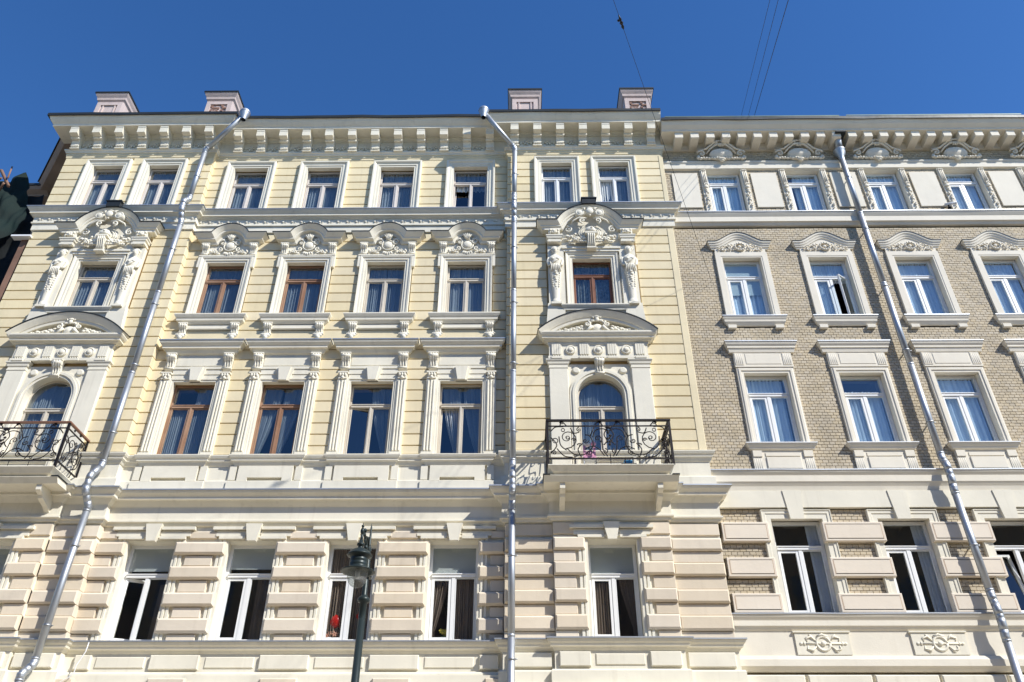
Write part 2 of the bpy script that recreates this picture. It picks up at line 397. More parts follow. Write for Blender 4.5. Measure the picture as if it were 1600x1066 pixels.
BP = [(XL0+dirL.x*8, PY+.4+dirL.y*8), (XL0, PY+.4), (XL0, PY), (CL-1.2, PY), (CL-1.2, PY-.1), (CL+1.2, PY-.1), (CL+1.2, PY), (XL1, PY), (XL1, 0), (XR0, 0), (XR0, PY), (CR-1.2, PY), (CR-1.2, PY-.1), (CR+1.2, PY-.1), (CR+1.2, PY), (XR1, PY), (XR1, .25)]
# openings in the wall
op_mid = []
for x in MIDX: op_mid += [(x-.5, x+.5, 16.8, 18.7), (x-.51, x+.51, 13.42, 15.14), (x-.51, x+.51, 9.47, 11.47), (x-.51, x+.51, 5.5, 7.56)]
def op_pav(c): return [(c-.8-.44, c-.8+.44, 16.8, 18.66), (c+.8-.44, c+.8+.44, 16.8, 18.66), (c-.51, c+.51, 13.5, 15.08), (c-.56, c+.56, 8.8, 11.5), (c-.51, c+.51, 5.5, 7.48)]
wb = MB(); holed_wall(wb, XL1, XR0, 8.3, 19.9, .02, .5, op_mid); holed_wall(wb, XL0+.06, XL1, 8.3, 19.9, PY+.02, .5, op_pav(CL)); holed_wall(wb, XR0, XR1, 8.3, 19.9, PY+.02, .5, op_pav(CR))
WALL = cb('wall', wb, YELB)
wb = MB(); holed_wall(wb, XL1, XR0, 4.9, 8.3, 0, .5, op_mid); holed_wall(wb, XL0+.06, XL1, 4.9, 8.3, PY, .5, op_pav(CL)); holed_wall(wb, XR0, XR1, 4.9, 8.3, PY, .5, op_pav(CR))
for c in (CL, CR): holed_wall(wb, c-1.2, c+1.2, 4.9, 8.0, PY-.1, PY, op_pav(c))
LW = cb('lower_wall', wb, WHITE)
# base below the frame
b = MB(); b.box(XL0, XR1, -.27, .5, 0, 1.2)
b.box(XL0+.1, XR1-.004, -.2, .5, 1.2, 4.9)
cb('base_wall', b, WHITE)
b = MB()
for k in range(11):
    for a, c in strip((XL0+.05, XR1), [(x-.7, x+.7) for x in MIDX+[CL, CR]]): b.cbox(a, c, -.26, -.2, 1.24+k*.33, 1.24+k*.33+.3, .02)
cb('base_courses', b, BEIGE, kind='stuff')
# back of the house, floors, inner walls
b = MB(); b.box(XL0-5, XR1, 7.8, 8, 0, 20); b.box(XR1-.35, XR1-.004, .5, 7.8, 0, 20); b.box(XL1-.1, XL1+.1, .52, 7.8, 0, 19.8); b.box(-.35, -.15, .52, 7.8, 0, 19.8)
for x in (-6.6, -4.5, -2.4, CR, CL): b.box(x-.05, x+.05, .52, 3.5, 4.9, 19.5)
for z in (5.0, 8.55, 12.75, 16.35, 19.5): b.box(XL0, XR1-.36, .5, 7.8, z-.28, z)
b.box(XL0, XR1-.36, 3.5, 3.6, 5, 19.5)
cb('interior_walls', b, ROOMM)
# return wall of the obtuse corner (in shade, which is also put into its colour)
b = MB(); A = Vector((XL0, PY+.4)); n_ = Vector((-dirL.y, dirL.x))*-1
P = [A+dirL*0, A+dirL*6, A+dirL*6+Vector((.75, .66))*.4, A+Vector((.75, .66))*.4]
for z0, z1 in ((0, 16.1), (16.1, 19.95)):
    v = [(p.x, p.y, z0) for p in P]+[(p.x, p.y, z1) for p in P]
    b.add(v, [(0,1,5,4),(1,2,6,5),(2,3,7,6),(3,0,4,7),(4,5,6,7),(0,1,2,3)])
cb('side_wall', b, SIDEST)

# ---- yellow courses
def course_blocks():
    n = 0; H = .289
    sur_mid = []
    for x in MIDX: sur_mid += [(x-.69, x+.69, 16.6, 18.86), (x-.69, x+.69, 13.0, 15.35), (x-.72, x+.72, 15.35, 15.72), (x-.79, x+.79, 9.3, 12.16)]
    def sur_pav(c): return [(c-.8-.63, c-.8+.63, 16.6, 18.84), (c+.8-.63, c+.8+.63, 16.6, 18.84), (c-1.17, c+1.17, 13.0, 15.9), (c-1.17, c+1.17, 9.3, 12.4), (c-1.0, c+1.0, 12.4, 13.0)]
    big = []
    for (x0, x1, y, sur, deep) in ((XL0, XL1, PY, sur_pav(CL), (0, 1)), (XL1, XR0, 0, sur_mid, (0, 0)), (XR0, XR1, PY, sur_pav(CR), (1, 1))):
        for zone0, zone1 in ((16.87, 18.96), (9.56, 16.14)):
            k = math.ceil((zone1-zone0)/H-.2)
            for i in range(k):
                z1 = zone1-i*H; z0 = max(zone0, z1-H)
                if z1-z0 < .08: continue
                zc = (z0+z1)/2
                wide = y == 0 and 12.42 < zc < 12.98
                hs = [(h[0], h[1]) for h in sur if h[2] < zc < h[3]]
                for a, c in strip((x0, x1), hs):
                    if c-a < .05: continue
                    y1 = y+.02; ax, cx_ = a, c
                    if y != 0 and abs(a-x0) < .01 and deep[0]: y1 = .015
                    if y != 0 and abs(c-x1) < .01 and deep[1]: y1 = .015
                    bb = MB().cbox(ax+(0.0 if abs(a-x0) < .01 else .004), cx_+(.018 if (abs(c-x1) < .01 and y != 0 and x1 < 0) else 0), y-.018, y1, z0+.011, z1-.011, .010)
                    big.append((c-a, bb))
    big.sort(key=lambda t: -t[0])
    rest = MB()
    for i, (wd, bb) in enumerate(big):
        if i < 300: place('wall_block', bb.mesh('wall_block', YEL), WALL, (0, 0, 0))
        else: rest.add(bb.v, bb.f)
    if rest.v: place('wall_block', rest.mesh('wall_block', YEL), WALL, (0, 0, 0), 'stuff')
    print('wall blocks', len(big))
course_blocks()
WALL_OFF = None
# pale quoin strip at the right edge of the right bay
b = MB()
b.cbox(XR1-.17, XR1+.004, PY-.03, PY-.006, 9.55, 16.1, .01); b.cbox(XR1-.12, XR1+.004, PY-.03, PY-.006, 16.82, 18.9, .01)
cb('corner_strip', b, YEL)

# ---- main mouldings along the facade
b = MB(); sweep_xy(b, FP, [(0, 19.14), (.035, 19.14), (.035, 19.06), (.02, 19.04), (.02, 18.985), (.0, 18.95), (-.05, 18.93)]); cb('yellow_moulding', b, YEL)
b = MB(); sweep_xy(b, FP, [(-.02, 19.8), (.015, 19.8), (.015, 19.29), (.08, 19.27), (.10, 19.255), (.10, 19.22), (.07, 19.19), (.06, 19.14), (-.02, 19.13)]); cb('architrave', b, WHITE)
FC = FP[:-1]
b = MB(); sweep_xy(b, FC, [(-.02, 20.16), (.60, 20.16), (.59, 20.12), (.56, 20.04), (.51, 19.96), (.475, 19.92), (.465, 19.90), (.465, 19.84), (.43, 19.835), (.12, 19.835), (.10, 19.79), (.05, 19.76), (.04, 19.72), (-.02, 19.71)])
CORN = cb('cornice', b, WHITE)
b = MB(); sweep_xy(b, SP, [(-.02, 20.16), (.60, 20.16), (.59, 20.12), (.56, 20.04), (.51, 19.96), (.475, 19.92), (.465, 19.90), (.465, 19.84), (.43, 19.835), (.12, 19.835), (.10, 19.79), (.05, 19.76), (.04, 19.72), (.015, 19.71), (.015, 19.29), (.10, 19.255), (.06, 19.14), (-.02, 19.13)]); cb('side_cornice', b, SIDEST)  # front cornice moulding carried round, its shade put into the darker stucco
b = MB(); sweep_xy(b, SP, [(-.6, 20.36), (.56, 20.235), (.63, 20.22), (.635, 20.12), (.61, 20.12), (.58, 20.18)]); cb('side_flashing', b, ROOF)
b = MB(); sweep_xy(b, subp(FC), [(-.6, 20.36), (.56, 20.235), (.63, 20.22), (.635, 20.12), (.61, 20.12), (.58, 20.18)]); wavy(b, .008); cb('eave_flashing', b, ROOF)
STR = [(-.02, 16.88), (.26, 16.85), (.26, 16.83), (.245, 16.79), (.205, 16.74), (.19, 16.72), (.185, 16.715), (.185, 16.665), (.15, 16.66), (.12, 16.62), (.085, 16.60), (.075, 16.59), (.075, 16.42), (.095, 16.41), (.095, 16.375), (.055, 16.355), (.055, 16.16), (-.02, 16.14)]
b = MB(); sweep_xy(b, FP, STR); SC = cb('string_course', b, WHITE)
b = MB(); sweep_xy(b, FP, [(.0, 16.905), (.275, 16.858), (.275, 16.835), (.264, 16.852), (0, 16.89)]); cb('ledge_flashing', b, LEDGE)
b = MB(); sweep_xy(b, FP, [(-.02, 9.54), (.15, 9.50), (.15, 9.475), (.13, 9.43), (.10, 9.40), (.10, 9.365), (.07, 9.34), (.04, 9.28), (.02, 9.27), (.02, 8.93), (.08, 8.91), (.09, 8.89), (.09, 8.69), (-.02, 8.66)]); cb('sill_course', b, WHITE)
L1 = [(-.02, 8.70), (.32, 8.61), (.32, 8.585), (.30, 8.54), (.25, 8.49), (.235, 8.475), (.232, 8.47), (.232, 8.42), (.17, 8.41), (.13, 8.36), (.09, 8.32), (.07, 8.30), (.07, 8.02), (.11, 8.0), (.11, 7.965), (.07, 7.95), (.05, 7.90), (.0, 7.89)]
b = MB(); sweep_xy(b, BP, L1); cb('lower_cornice', b, WHITE)
b = MB(); sweep_xy(b, BP, [(0, 8.735), (.334, 8.617), (.334, 8.588), (.324, 8.612), (0, 8.71)]); cb('ledge_flashing', b, LEDGE)
b = MB(); sweep_xy(b, BP, [(-.02, 5.56), (.17, 5.53), (.17, 5.505), (.15, 5.46), (.12, 5.43), (.11, 5.39), (.07, 5.37), (.045, 5.33), (.03, 5.32), (.03, 4.99), (.08, 4.98), (.10, 4.95), (.10, 4.72), (.30, 4.68), (.30, 4.64), (.2, 4.6), (0, 4.58)]); cb('sill_course', b, WHITE)
b = MB(); sweep_xy(b, BP, [(0, 5.575), (.185, 5.538), (.185, 5.512), (.174, 5.532), (0, 5.565)]); cb('ledge_flashing', b, LEDGE)

# ---- cornice brackets and rosettes
bk = MB(); w_ = .115
bk.side([(.0, .61), (-.445, .61), (-.445, .55), (-.435, .535), (-.43, .37), (-.36, .355), (-.27, .345), (-.21, .30), (-.17, .22), (-.165, .15), (-.18, .10), (-.13, .05), (0, .05)], -w_, w_)
bk.box(-w_-.015, w_+.015, -.15, 0, .015, .05)
for s in (-.075, -.025, .025, .075): bk.box(s-.014, s+.014, -.172, -.1, .07, .20)
bk.tube([(-w_-.008, -.245, .325), (w_+.008, -.245, .325)], .04, 8)
bkm = bk.mesh('bracket', WHITE)
rs = MB()
for k in range(6): rs.blob((.075*cos(k*pi/3), -.02, .065*sin(k*pi/3)), (.05, .03, .025), k*pi/3, 6, 4)
rs.blob((0, -.03, 0), .028, 0, 6, 4)
for s in (-1, 1): rs.blob((s*.17, -.015, 0), (.05, .02, .02), s*.5, 6, 4); rs.blob((s*.17, -.015, -.05), (.045, .02, .02), -s*.5, 6, 4)
rsm = rs.mesh('rosette', WHITE)
def cornice_bits(xs, y):
    for x in xs: place('bracket', bkm, CORN, (x, y, 19.225))
    for a, c in zip(xs, xs[1:]): place('rosette', rsm, CORN, ((a+c)/2, y-.02, 19.46))
cornice_bits([-7.51+.6665*k for k in range(-1, 11)], 0)
cornice_bits([CR-.02+.655*k for k in range(-3, 4)], PY)
cornice_bits([-10.92+.652*k for k in range(-3, 4)], PY)
for k in range(4):   # brackets of the shaded return
    q = A+dirL*(.45+.65*k)
    place('bracket', bkm, CORN, (q.x, q.y, 19.225), rot=(0, 0, -atan2(.66, .751)-pi/2+.0))
# frieze ornament under the fourth-floor ledge: little discs and hooks
fr = MB(); fr.disc((0, -.01, 0), [(.03, 0), (.03, -.012), (.018, -.02), (0, -.012)], 7)
fr.blob((.07, -.008, -.02), (.035, .012, .012), .6, 5, 3); fr.blob((-.06, -.008, .02), (.03, .012, .012), .6, 5, 3)
frm = fr.mesh('frieze_motif', WHITE)
for (x0, x1, y) in ((XL0+.1, XL1-.02, PY), (XL1+.15, XR0-.1, 0), (XR0+.1, XR1-.05, PY)):
    n = int((x1-x0)/.245)
    for i in range(n+1): place('frieze_motif', frm, SC, (x0+(x1-x0)*i/n, y-.075, 16.51))

# ---- mid window surrounds
def frame_mb(hw, z0, zt, prof): b = MB(); return sweep_xz(b, [(-hw, z0), (-hw, zt), (hw, zt), (hw, z0)], prof, ends=False)
def shelf(b, hw, prof, y=0.0):
    pm = max(p for p, z in prof); x = hw-pm
    return sweep_xy(b, [(-x, y), (-x, y-.004), (x, y-.004), (x, y)], prof)
P4 = [(-.1, 0), (.05, 0), (.05, .055), (.07, .06), (.07, .12), (.10, .15), (.115, .165), (.115, .205), (.10, .215), (.0, .215)]
s4 = frame_mb(.48, 16.8, 18.66, P4).mesh('window_surround', WHITE)
for x in MIDX: place('window_surround', s4, CB, (x+4.5, 0, 0))
s4p = frame_mb(.43, 16.8, 18.62, [(p, q*.98) for p, q in P4]).mesh('window_surround', WHITE)
for c in (CL, CR):
    for s in (-.8, .8): place('window_surround', s4p, CB, (c+s+4.5, PY, 0))

def console_mb(wd, h, d, flutes=3):
    b = MB(); b.side([(.0, 0), (-d, 0), (-d*1.02, -.08*h), (-d, -.22*h), (-.85*d, -.34*h), (-.55*d, -.42*h), (-.42*d, -.6*h), (-.5*d, -.78*h), (-.52*d, -.9*h), (-.3*d, -h), (0, -h)], -wd/2, wd/2)
    b.tube([(-wd/2-.012, -.8*d, -.15*h), (wd/2+.012, -.8*d, -.15*h)], .13*h, 10); b.tube([(-wd/2-.008, -.4*d, -.86*h), (wd/2+.008, -.4*d, -.86*h)], .09*h, 8)
    for i in range(flutes):
        x = (i-(flutes-1)/2)*wd/flutes*.9; b.tube([(x, -d*1.02, -.02*h), (x, -d*1.04, -.2*h), (x, -.6*d, -.42*h), (x, -.47*d, -.6*h), (x, -.56*d, -.8*h)], wd*.09, 5)
    b.box(-wd/2-.02, wd/2+.02, -d*1.08, 0, 0, .035)
    return b
# third floor surround
P3 = [(-.1, 0), (.05, 0), (.05, .05), (.075, .055), (.075, .11), (.10, .13), (.11, .17), (.0, .175)]
b = frame_mb(.50, 13.36, 15.12, P3)
for s in (-1, 1):
    b.box(min(s*.675, s*.745), max(s*.675, s*.745), -.10, 0, 14.93, 15.30)
b.box(-.745, .745, -.112, -.0, 15.296, 15.33)
s3 = b.mesh('window_surround', WHITE)
b = MB(); shelf(b, .89, [(0, 13.39), (.19, 13.37), (.19, 13.34), (.16, 13.28), (.135, 13.25), (.13, 13.19), (.10, 13.17), (.06, 13.12), (0, 13.10)]); b.box(-.56, .56, -.06, 0, 12.97, 13.09); b.box(-.5, .5, -.085, -.06, 12.97, 12.995)
sill3 = b.mesh('sill_shelf', WHITE)
b = console_mb(.18, .30, .13); b.blob((0, -.09, -.34), (.12, .05, .06), 0, 10, 6); b.blob((0, -.11, -.40), (.06, .05, .06), 0, 8, 6)
for s in (-1, 1): b.scroll((s*.08, -.1, -.33), .05, .01, 0, 1.2, .016, mir=s)
con3 = b.mesh('console', WHITE)
H3 = [(0, -.26), (.08, -.26), (.10, -.22), (.11, -.19), (.18, -.17), (.20, -.155), (.20, -.12), (.215, -.11), (.26, -.06), (.295, -.02), (.30, 0), (.0, .04)]
arc = [(x, z+.01) for x, z in chord_arc(.49, .30, 15.96, 18)]
b = MB(); sweep_xz(b, [(-.66, 15.97)]+arc+[(.66, 15.97)], H3)
hood3 = b.mesh('hood', WHITE)
b = MB(); sweep_xz(b, [(-.66, 15.97)]+arc+[(.66, 15.97)], [(.288, -.005), (.315, -.002), (.312, .018), (0, .055)]); hood3f = b.mesh('hood_flashing', ROOF)
b = MB(); b.box(-.73, .73, -.035, 0, 15.33, 15.74); b.poly([(-.45, 15.74), (.45, 15.74)]+[(.42*cos(a), 15.74+.40*sin(a)) for a in [pi*i/10 for i in range(1, 10)]], -.033, 0); tymp3 = b.mesh('tympanum', WHITE)
b = MB()
b.disc((0, -.10, 15.62), [(.13, .07), (.125, 0), (.10, -.035), (.06, -.05), (0, -.055)], 16, 1, .95)
b.tube([(.155*cos(a), -.10, 15.62+.15*sin(a)) for a in [2*pi*i/16 for i in range(17)]], .022, 6)
for s in (-1, 1):
    b.scroll((s*.20, -.11, 15.70), .09, .015, pi*.5, 1.3, .026, mir=s); b.scroll((s*.24, -.10, 15.52), .08, .015, -pi*.4, -1.2, .022, mir=s)
    b.tube([(s*.12, -.1, 15.82), (s*.24, -.12, 15.80), (s*.27, -.1, 15.72)], [.02, .03, .015], 6)
    b.blob((s*.36, -.10, 15.42), (.07, .05, .055), 0, 8, 5); b.blob((s*.44, -.09, 15.39), (.05, .04, .035), .3*s, 7, 5); b.blob((s*.48, -.09, 15.46), (.03, .04, .05), s*.5, 6, 4); b.blob((s*.27, -.09, 15.38), (.06, .04, .03), -.3*s, 7, 5)
    for k in range(5): b.blob((s*.36+.05*cos(k*1.26), -.14, 15.42+.042*sin(k*1.26)), (.022, .02, .018), 0, 5, 4)
for k in range(-2, 3): b.blob((k*.035, -.15, 15.88-abs(k)*.015), (.022, .05, .09), -k*.3, 6, 5)
b.blob((0, -.13, 15.80), (.07, .05, .03), 0, 8, 5)
for k in range(-2, 3): b.blob((k*.05, -.11, 15.38-.015*(2-abs(k))), (.035, .035, .055), k*.35, 6, 5)
b.v = [(x, y*.95, 15.32+(z-15.32)*1.10) for x, y, z in b.v]; cart3 = b.mesh('cartouche', WHITE)
con3u = console_mb(.17, .34, .13).mesh('console', WHITE)
for x in MIDX:
    o = place('window_surround', s3, CB, (x+4.5, 0, 0)); place('sill_shelf', sill3, o)
    for s in (-1, 1): place('console', con3, o, (s*.64, 0, 13.10)); place('console', con3u, o, (s*.635, -.02, 15.68))
    place('hood', hood3, o); place('hood_flashing', hood3f, o); place('tympanum', tymp3, o); place('cartouche', cart3, o)
# second floor surround
P2 = [(-.1, 0), (.04, 0), (.04, .045), (.06, .05), (.06, .085), (0, .09)]
b = frame_mb(.50, 9.45, 11.46, P2); s2 = b.mesh('window_surround', WHITE)
b = MB(); b.box(-.115, .115, -.075, 0, 9.52, 11.56)
for k in (-1, 0, 1): b.cbox(k*.068-.022, k*.068+.022, -.10, -.075, 9.62, 11.46, .012)
b.box(-.13, .13, -.10, 0, 9.52, 9.59); pil2 = b.mesh('pilaster', WHITE)
con2 = console_mb(.20, .42, .14).add([], []).mesh('console', WHITE)
b = MB()
for k in (-1, 0, 1): b.blob((k*.06, -.09, -.02), (.035, .04, .06), 0, 6, 5)
b.box(-.12, .12, -.12, 0, .02, .06); b.box(-.10, .10, -.09, 0, -.12, .02); b.blob((0, -.09, -.10), (.05, .04, .05), 0, 6, 5); cap2 = b.mesh('capital', WHITE)
b = MB(); shelf(b, 1.02, [(0, 12.57), (.25, 12.535), (.25, 12.51), (.235, 12.46), (.195, 12.41), (.18, 12.395), (.175, 12.39), (.175, 12.34), (.13, 12.33), (.10, 12.28), (.08, 12.24), (.045, 12.22), (0, 12.20)]); hood2 = b.mesh('hood', WHITE)
b = MB(); shelf(b, 1.035, [(0, 12.59), (.263, 12.542), (.263, 12.517), (.253, 12.538), (0, 12.575)]); hood2f = b.mesh('hood_flashing', LEDGE)
b = MB(); b.box(-.6, .6, -.03, 0, 11.86, 12.22); b.cbox(-.56, .56, -.042, -.03, 11.90, 12.16, .008)
b.box(-.6, .6, -.07, 0, 11.80, 11.86); b.box(-.58, .58, -.05, 0, 11.66, 11.80); b.box(-.58, .58, -.035, 0, 11.55, 11.66); lint2 = b.mesh('lintel', WHITE)
b = MB(); b.poly([(-.13, 11.46), (.13, 11.46), (.21, 11.80), (-.21, 11.80)], -.10, 0); b.poly([(-.09, 11.45), (.09, 11.45), (.15, 11.82), (-.15, 11.82)], -.15, -.10); key2 = b.mesh('keystone', WHITE)
b = MB(); b.poly([(-.60, 8.90), (-.38, 8.90), (-.38, 8.985), (.38, 8.985), (.38, 8.90), (.60, 8.90), (.60, 9.26), (-.60, 9.26)], -.09, -.02)
for s in (-1, 1): b.box(min(s*.65, s*.80), max(s*.65, s*.80), -.07, -.02, 8.93, 9.27)
b.box(-.80, .80, -.125, -.09, 8.70, 8.88); apr2 = b.mesh('apron_panel', WHITE)
b = MB(); shelf(b, .84, [(0, 9.51), (.19, 9.497), (.19, 9.475), (.17, 9.43), (.14, 9.40), (.14, 9.365), (.10, 9.34), (.07, 9.27), (0, 9.26)]); sill2 = b.mesh('sill_shelf', WHITE)
for x in MIDX:
    o = place('window_surround', s2, CB, (x+4.5, 0, 0)); place('hood', hood2, o); place('hood_flashing', hood2f, o); place('lintel', lint2, o); place('keystone', key2, o)
    place('apron_panel', apr2, o); place('sill_shelf', sill2, o)
    for s in (-1, 1): place('pilaster', pil2, o, (s*.70, 0, 0)); place('console', con2, o, (s*.69, 0, 12.19)); place('capital', cap2, o, (s*.70, -.01, 11.63))
# first floor: surround, lintel steps, keystone, rusticated piers
P1 = [(-.1, 0), (.035, 0), (.035, .06), (.055, .065), (.055, .11), (.03, .115), (.03, .135), (.05, .14), (.05, .19), (0, .195)]
s1 = frame_mb(.50, 5.5, 7.57, P1).mesh('window_surround', WHITE)
b = MB()
for s in (-1, 1):
    for z, p, xo in ((7.60, .09, .70), (7.665, .065, .78), (7.73, .045, .78)): b.box(min(s*.16, s*xo), max(s*.16, s*xo), -p, 0, z, z+.055)
    b.box(min(s*.16, s*.86), max(s*.16, s*.86), -.10, 0, 7.80, 7.865)
lint1 = b.mesh('lintel', WHITE)
b = MB(); b.poly([(-.09, 7.54), (.09, 7.54), (.17, 7.91), (-.17, 7.91)], -.15, 0); key1 = b.mesh('keystone', WHITE)
ROWS = [(7.27, 7.53), (6.755, 7.02), (6.22, 6.485), (5.70, 5.98)]
NARR = [(7.03, 7.265), (6.49, 6.75), (5.985, 6.215), (5.53, 5.695)]
for x in MIDX:
    o = place('window_surround', s1, CB, (x+4.5, 0, 0)); place('lintel', lint1, o); place('keystone', key1, o)
def wide(x0, x1, y, z0, z1, p=.12): return MB().cbox(x0, x1, y-p, y+.02, z0, z1, .035, .04)
def blk(b, name='rusticated_block'): place(name, b.mesh(name, BEIGE), LW)
for i in range(5):
    xc = -8.73+.0 if i == 0 else (MIDX[i-1]+1.05)
    if i == 0: a, c = XL1, MIDX[0]-.52
    elif i == 4: a, c = MIDX[3]+.52, XR0
    else: a, c = xc-.52, xc+.52
    for z0, z1 in ROWS: blk(wide(a, c, 0, z0, z1))
    a2, c2 = (a+(.0 if i == 0 else .235), c-(0 if i == 4 else .235))
    for z0, z1 in NARR+[(7.61, 7.78)]: blk(MB().cbox(a2, c2, -.05, .02, z0+.01, z1-.01, .012))
# pavilion lower storey
def pav_low(c, x0, x1):
    y = PY
    for z0, z1 in ROWS:
        for a, d in ((x0, c-1.2), (c+1.2, x1)):
            blk(MB().cbox(a-(.0), d, y-.10, .0 if True else y, z0, z1, .03, .035))
        for s in (-1, 1):
            a, d = sorted((c+s*.56, c+s*1.2)); blk(MB().cbox(a, d, y-.20, y, z0, z1, .03, .035))
    for z0, z1 in NARR+[(7.60, 7.86)]:
        for a, d in ((x0, c-1.2), (c+1.2, x1)): blk(MB().cbox(a, d, y-.035, 0, z0+.006, z1-.006, .01))
        for s in (-1, 1):
            a, d = sorted((c+s*.76, c+s*1.2)); blk(MB().cbox(a, d, y-.135, y-.1, z0+.006, z1-.006, .01))
    o = place('window_surround', s1, CB, (c+4.5, y-.1, -.08)); place('lintel', lint1, o); place('keystone', key1, o)
pav_low(CL, XL0, XL1+.02); pav_low(CR, XR0, XR1)
# base panels below the sill course
def panel(x0, x1, y, raised): blk2 = MB().cbox(x0, x1, y-(.09 if raised else .05), y-.025, 5.03 if raised else 5.06, 5.29 if raised else 5.26, .012); place('base_panel', blk2.mesh('base_panel', WHITE), LW)
for x in MIDX: panel(x-.47, x+.47, 0, False)
for x in [m_+1.05 for m_ in MIDX[:3]]: panel(x-.47, x+.47, 0, True)
panel(XL1+.25, MIDX[0]-.56, 0, True)
panel(MIDX[3]+.58, XR0-.1, 0, True)
for c, x0, x1 in ((CL, XL0, XL1), (CR, XR0, XR1)):
    panel(c-.46, c+.46, PY-.1, False); panel(x0+.08, c-1.28, PY, True); panel(c+1.28, x1-.06, PY, True)
    for s in (-1, 1): a, d = sorted((c+s*.56, c+s*1.14)); panel(a, d, PY-.1, True)
# ------------------------------------------------------------------ the two projecting bays: aedicule, hood with herms, balcony
# local coordinates: x from the bay axis, y from the bay wall (negative = towards the street)
b = MB(); c0 = chordish(.54, .54, 10.96, 24)
b.ring([(-.54, 8.8)]+c0+[(.54, 8.8)], [(-.72, 8.8)]+chordish(.72, .70, 10.96, 24)+[(.72, 8.8)], -.075, .12)
b.ring([(-.60, 8.8)]+chordish(.60, .60, 10.96, 24)+[(.60, 8.8)], [(-.66, 8.8)]+chordish(.66, .66, 10.96, 24)+[(.66, 8.8)], -.10, -.075)
arch_s = b.mesh('arch_surround', WHITE)
b = MB(); top = [(-.74, 10.96), (-.74, 11.80), (.74, 11.80), (.74, 10.96)]
ins = chordish(.715, .70, 10.96, 24)
outl = [(max(-.74, min(.74, x*2.2)), 10.96 if abs(x) > .714 else min(11.80, 10.96+(z-10.96)*2.6)) for x, z in ins]
b.ring(ins, outl, -.03, .02)
for s in (-1, 1): b.disc((s*.55, -.05, 11.62), [(.09, .02), (.09, 0), (.075, -.02), (.05, -.02), (0, -.02)], 14); b.box(min(s*.54, s*.74), max(s*.54, s*.74), -.03, .02, 8.8, 10.96)
spand = b.mesh('spandrel', WHITE)
b = MB()
b.box(-.22, .22, -.14, 0, 8.6, 8.9); b.cbox(-.22, .22, -.14, 0, 8.9, 11.66, .012)
b.box(-.24, .24, -.16, 0, 9.35, 9.42)
b.box(-.23, .23, -.155, 0, 11.66, 11.69); b.box(-.22, .22, -.14, 0, 11.69, 11.75)
shelf(b, .275, [(0, 11.90), (.20, 11.895), (.20, 11.87), (.165, 11.84), (.155, 11.80), (.15, 11.75), (0, 11.745)]) if False else None
sweep_xy(b, [(-.20, 0), (-.20, -.12), (.20, -.12), (.20, 0)], [(0, 11.90), (.09, 11.89), (.09, 11.86), (.055, 11.82), (.045, 11.77), (.02, 11.75), (0, 11.745)])
b.sy(.75); pila = b.mesh('pilaster', WHITE)
b = MB(); b.box(-1.17, 1.17, -.17, 0, 11.93, 12.36); b.box(-1.19, 1.19, -.20, 0, 11.905, 11.975)
b.box(-1.19, 1.19, -.185, 0, 12.30, 12.36)
b.sy(.72); ent = b.mesh('entablature', WHITE)
b = MB()
for k in (-1.5, -.5, .5, 1.5): b.box(-.05+k*.055-.016+.05-.016, k*.055+.016, -.035, 0, 0.03, .33)
b.box(-.125, .125, -.015, 0, 0, .345)
for k in (-1.5, -.5, .5, 1.5): b.blob((k*.055, -.02, .0), (.017, .017, .02), 0, 5, 4)
b.box(-.13, .13, -.05, 0, -.085, -.03)
tri = b.mesh('triglyph', WHITE)
b = MB(); b.disc((0, 0, 0), [(.115, .0), (.125, -.03), (.10, -.05), (.085, -.035), (.07, -.035), (.06, -.06), (.03, -.07), (0, -.07)], 18); pat = b.mesh('patera', WHITE)
b = MB(); shelf(b, 1.40, [(0, 12.60), (.30, 12.59), (.30, 12.55), (.27, 12.50), (.24, 12.475), (.235, 12.47), (.235, 12.43), (.19, 12.42), (.17, 12.39), (.13, 12.38), (.12, 12.36), (0, 12.35)]); cor2 = b.mesh('cornice', WHITE)
A2 = chord_arc(1.42, .59, 12.60, 26)
b = MB(); sweep_xz(b, A2, [(0, -.24), (.23, -.24), (.235, -.21), (.24, -.17), (.26, -.16), (.29, -.11), (.325, -.05), (.34, -.02), (.34, 0), (0, .04)], ends=False); ped2 = b.mesh('pediment', WHITE)
b = MB(); sweep_xz(b, A2, [(.33, -.006), (.36, -.004), (.358, .02), (0, .06)], ends=False); ped2f = b.mesh('hood_flashing', ROOF)
b = MB(); b.poly([(-1.30, 12.59), (1.30, 12.59)]+[(x, z-.12) for x, z in A2[::-1] if abs(x) < 1.25 and z-.12 > 12.61], -.10, 0); tym2 = b.mesh('tympanum', WHITE)
b = MB()
b.disc((0, -.26, 12.70), [(.17, .1), (.16, 0), (.10, -.06), (0, -.08)], 14, 1, .9)
b.blob((0, -.36, 12.93), (.055, .055, .07), 0, 8, 6); b.blob((0, -.36, 13.0), (.08, .06, .035), 0, 8, 5)
for k in range(-2, 3): b.blob((k*.045, -.36, 13.02-.015*abs(k)), (.02, .03, .04), -k*.3, 5, 4)
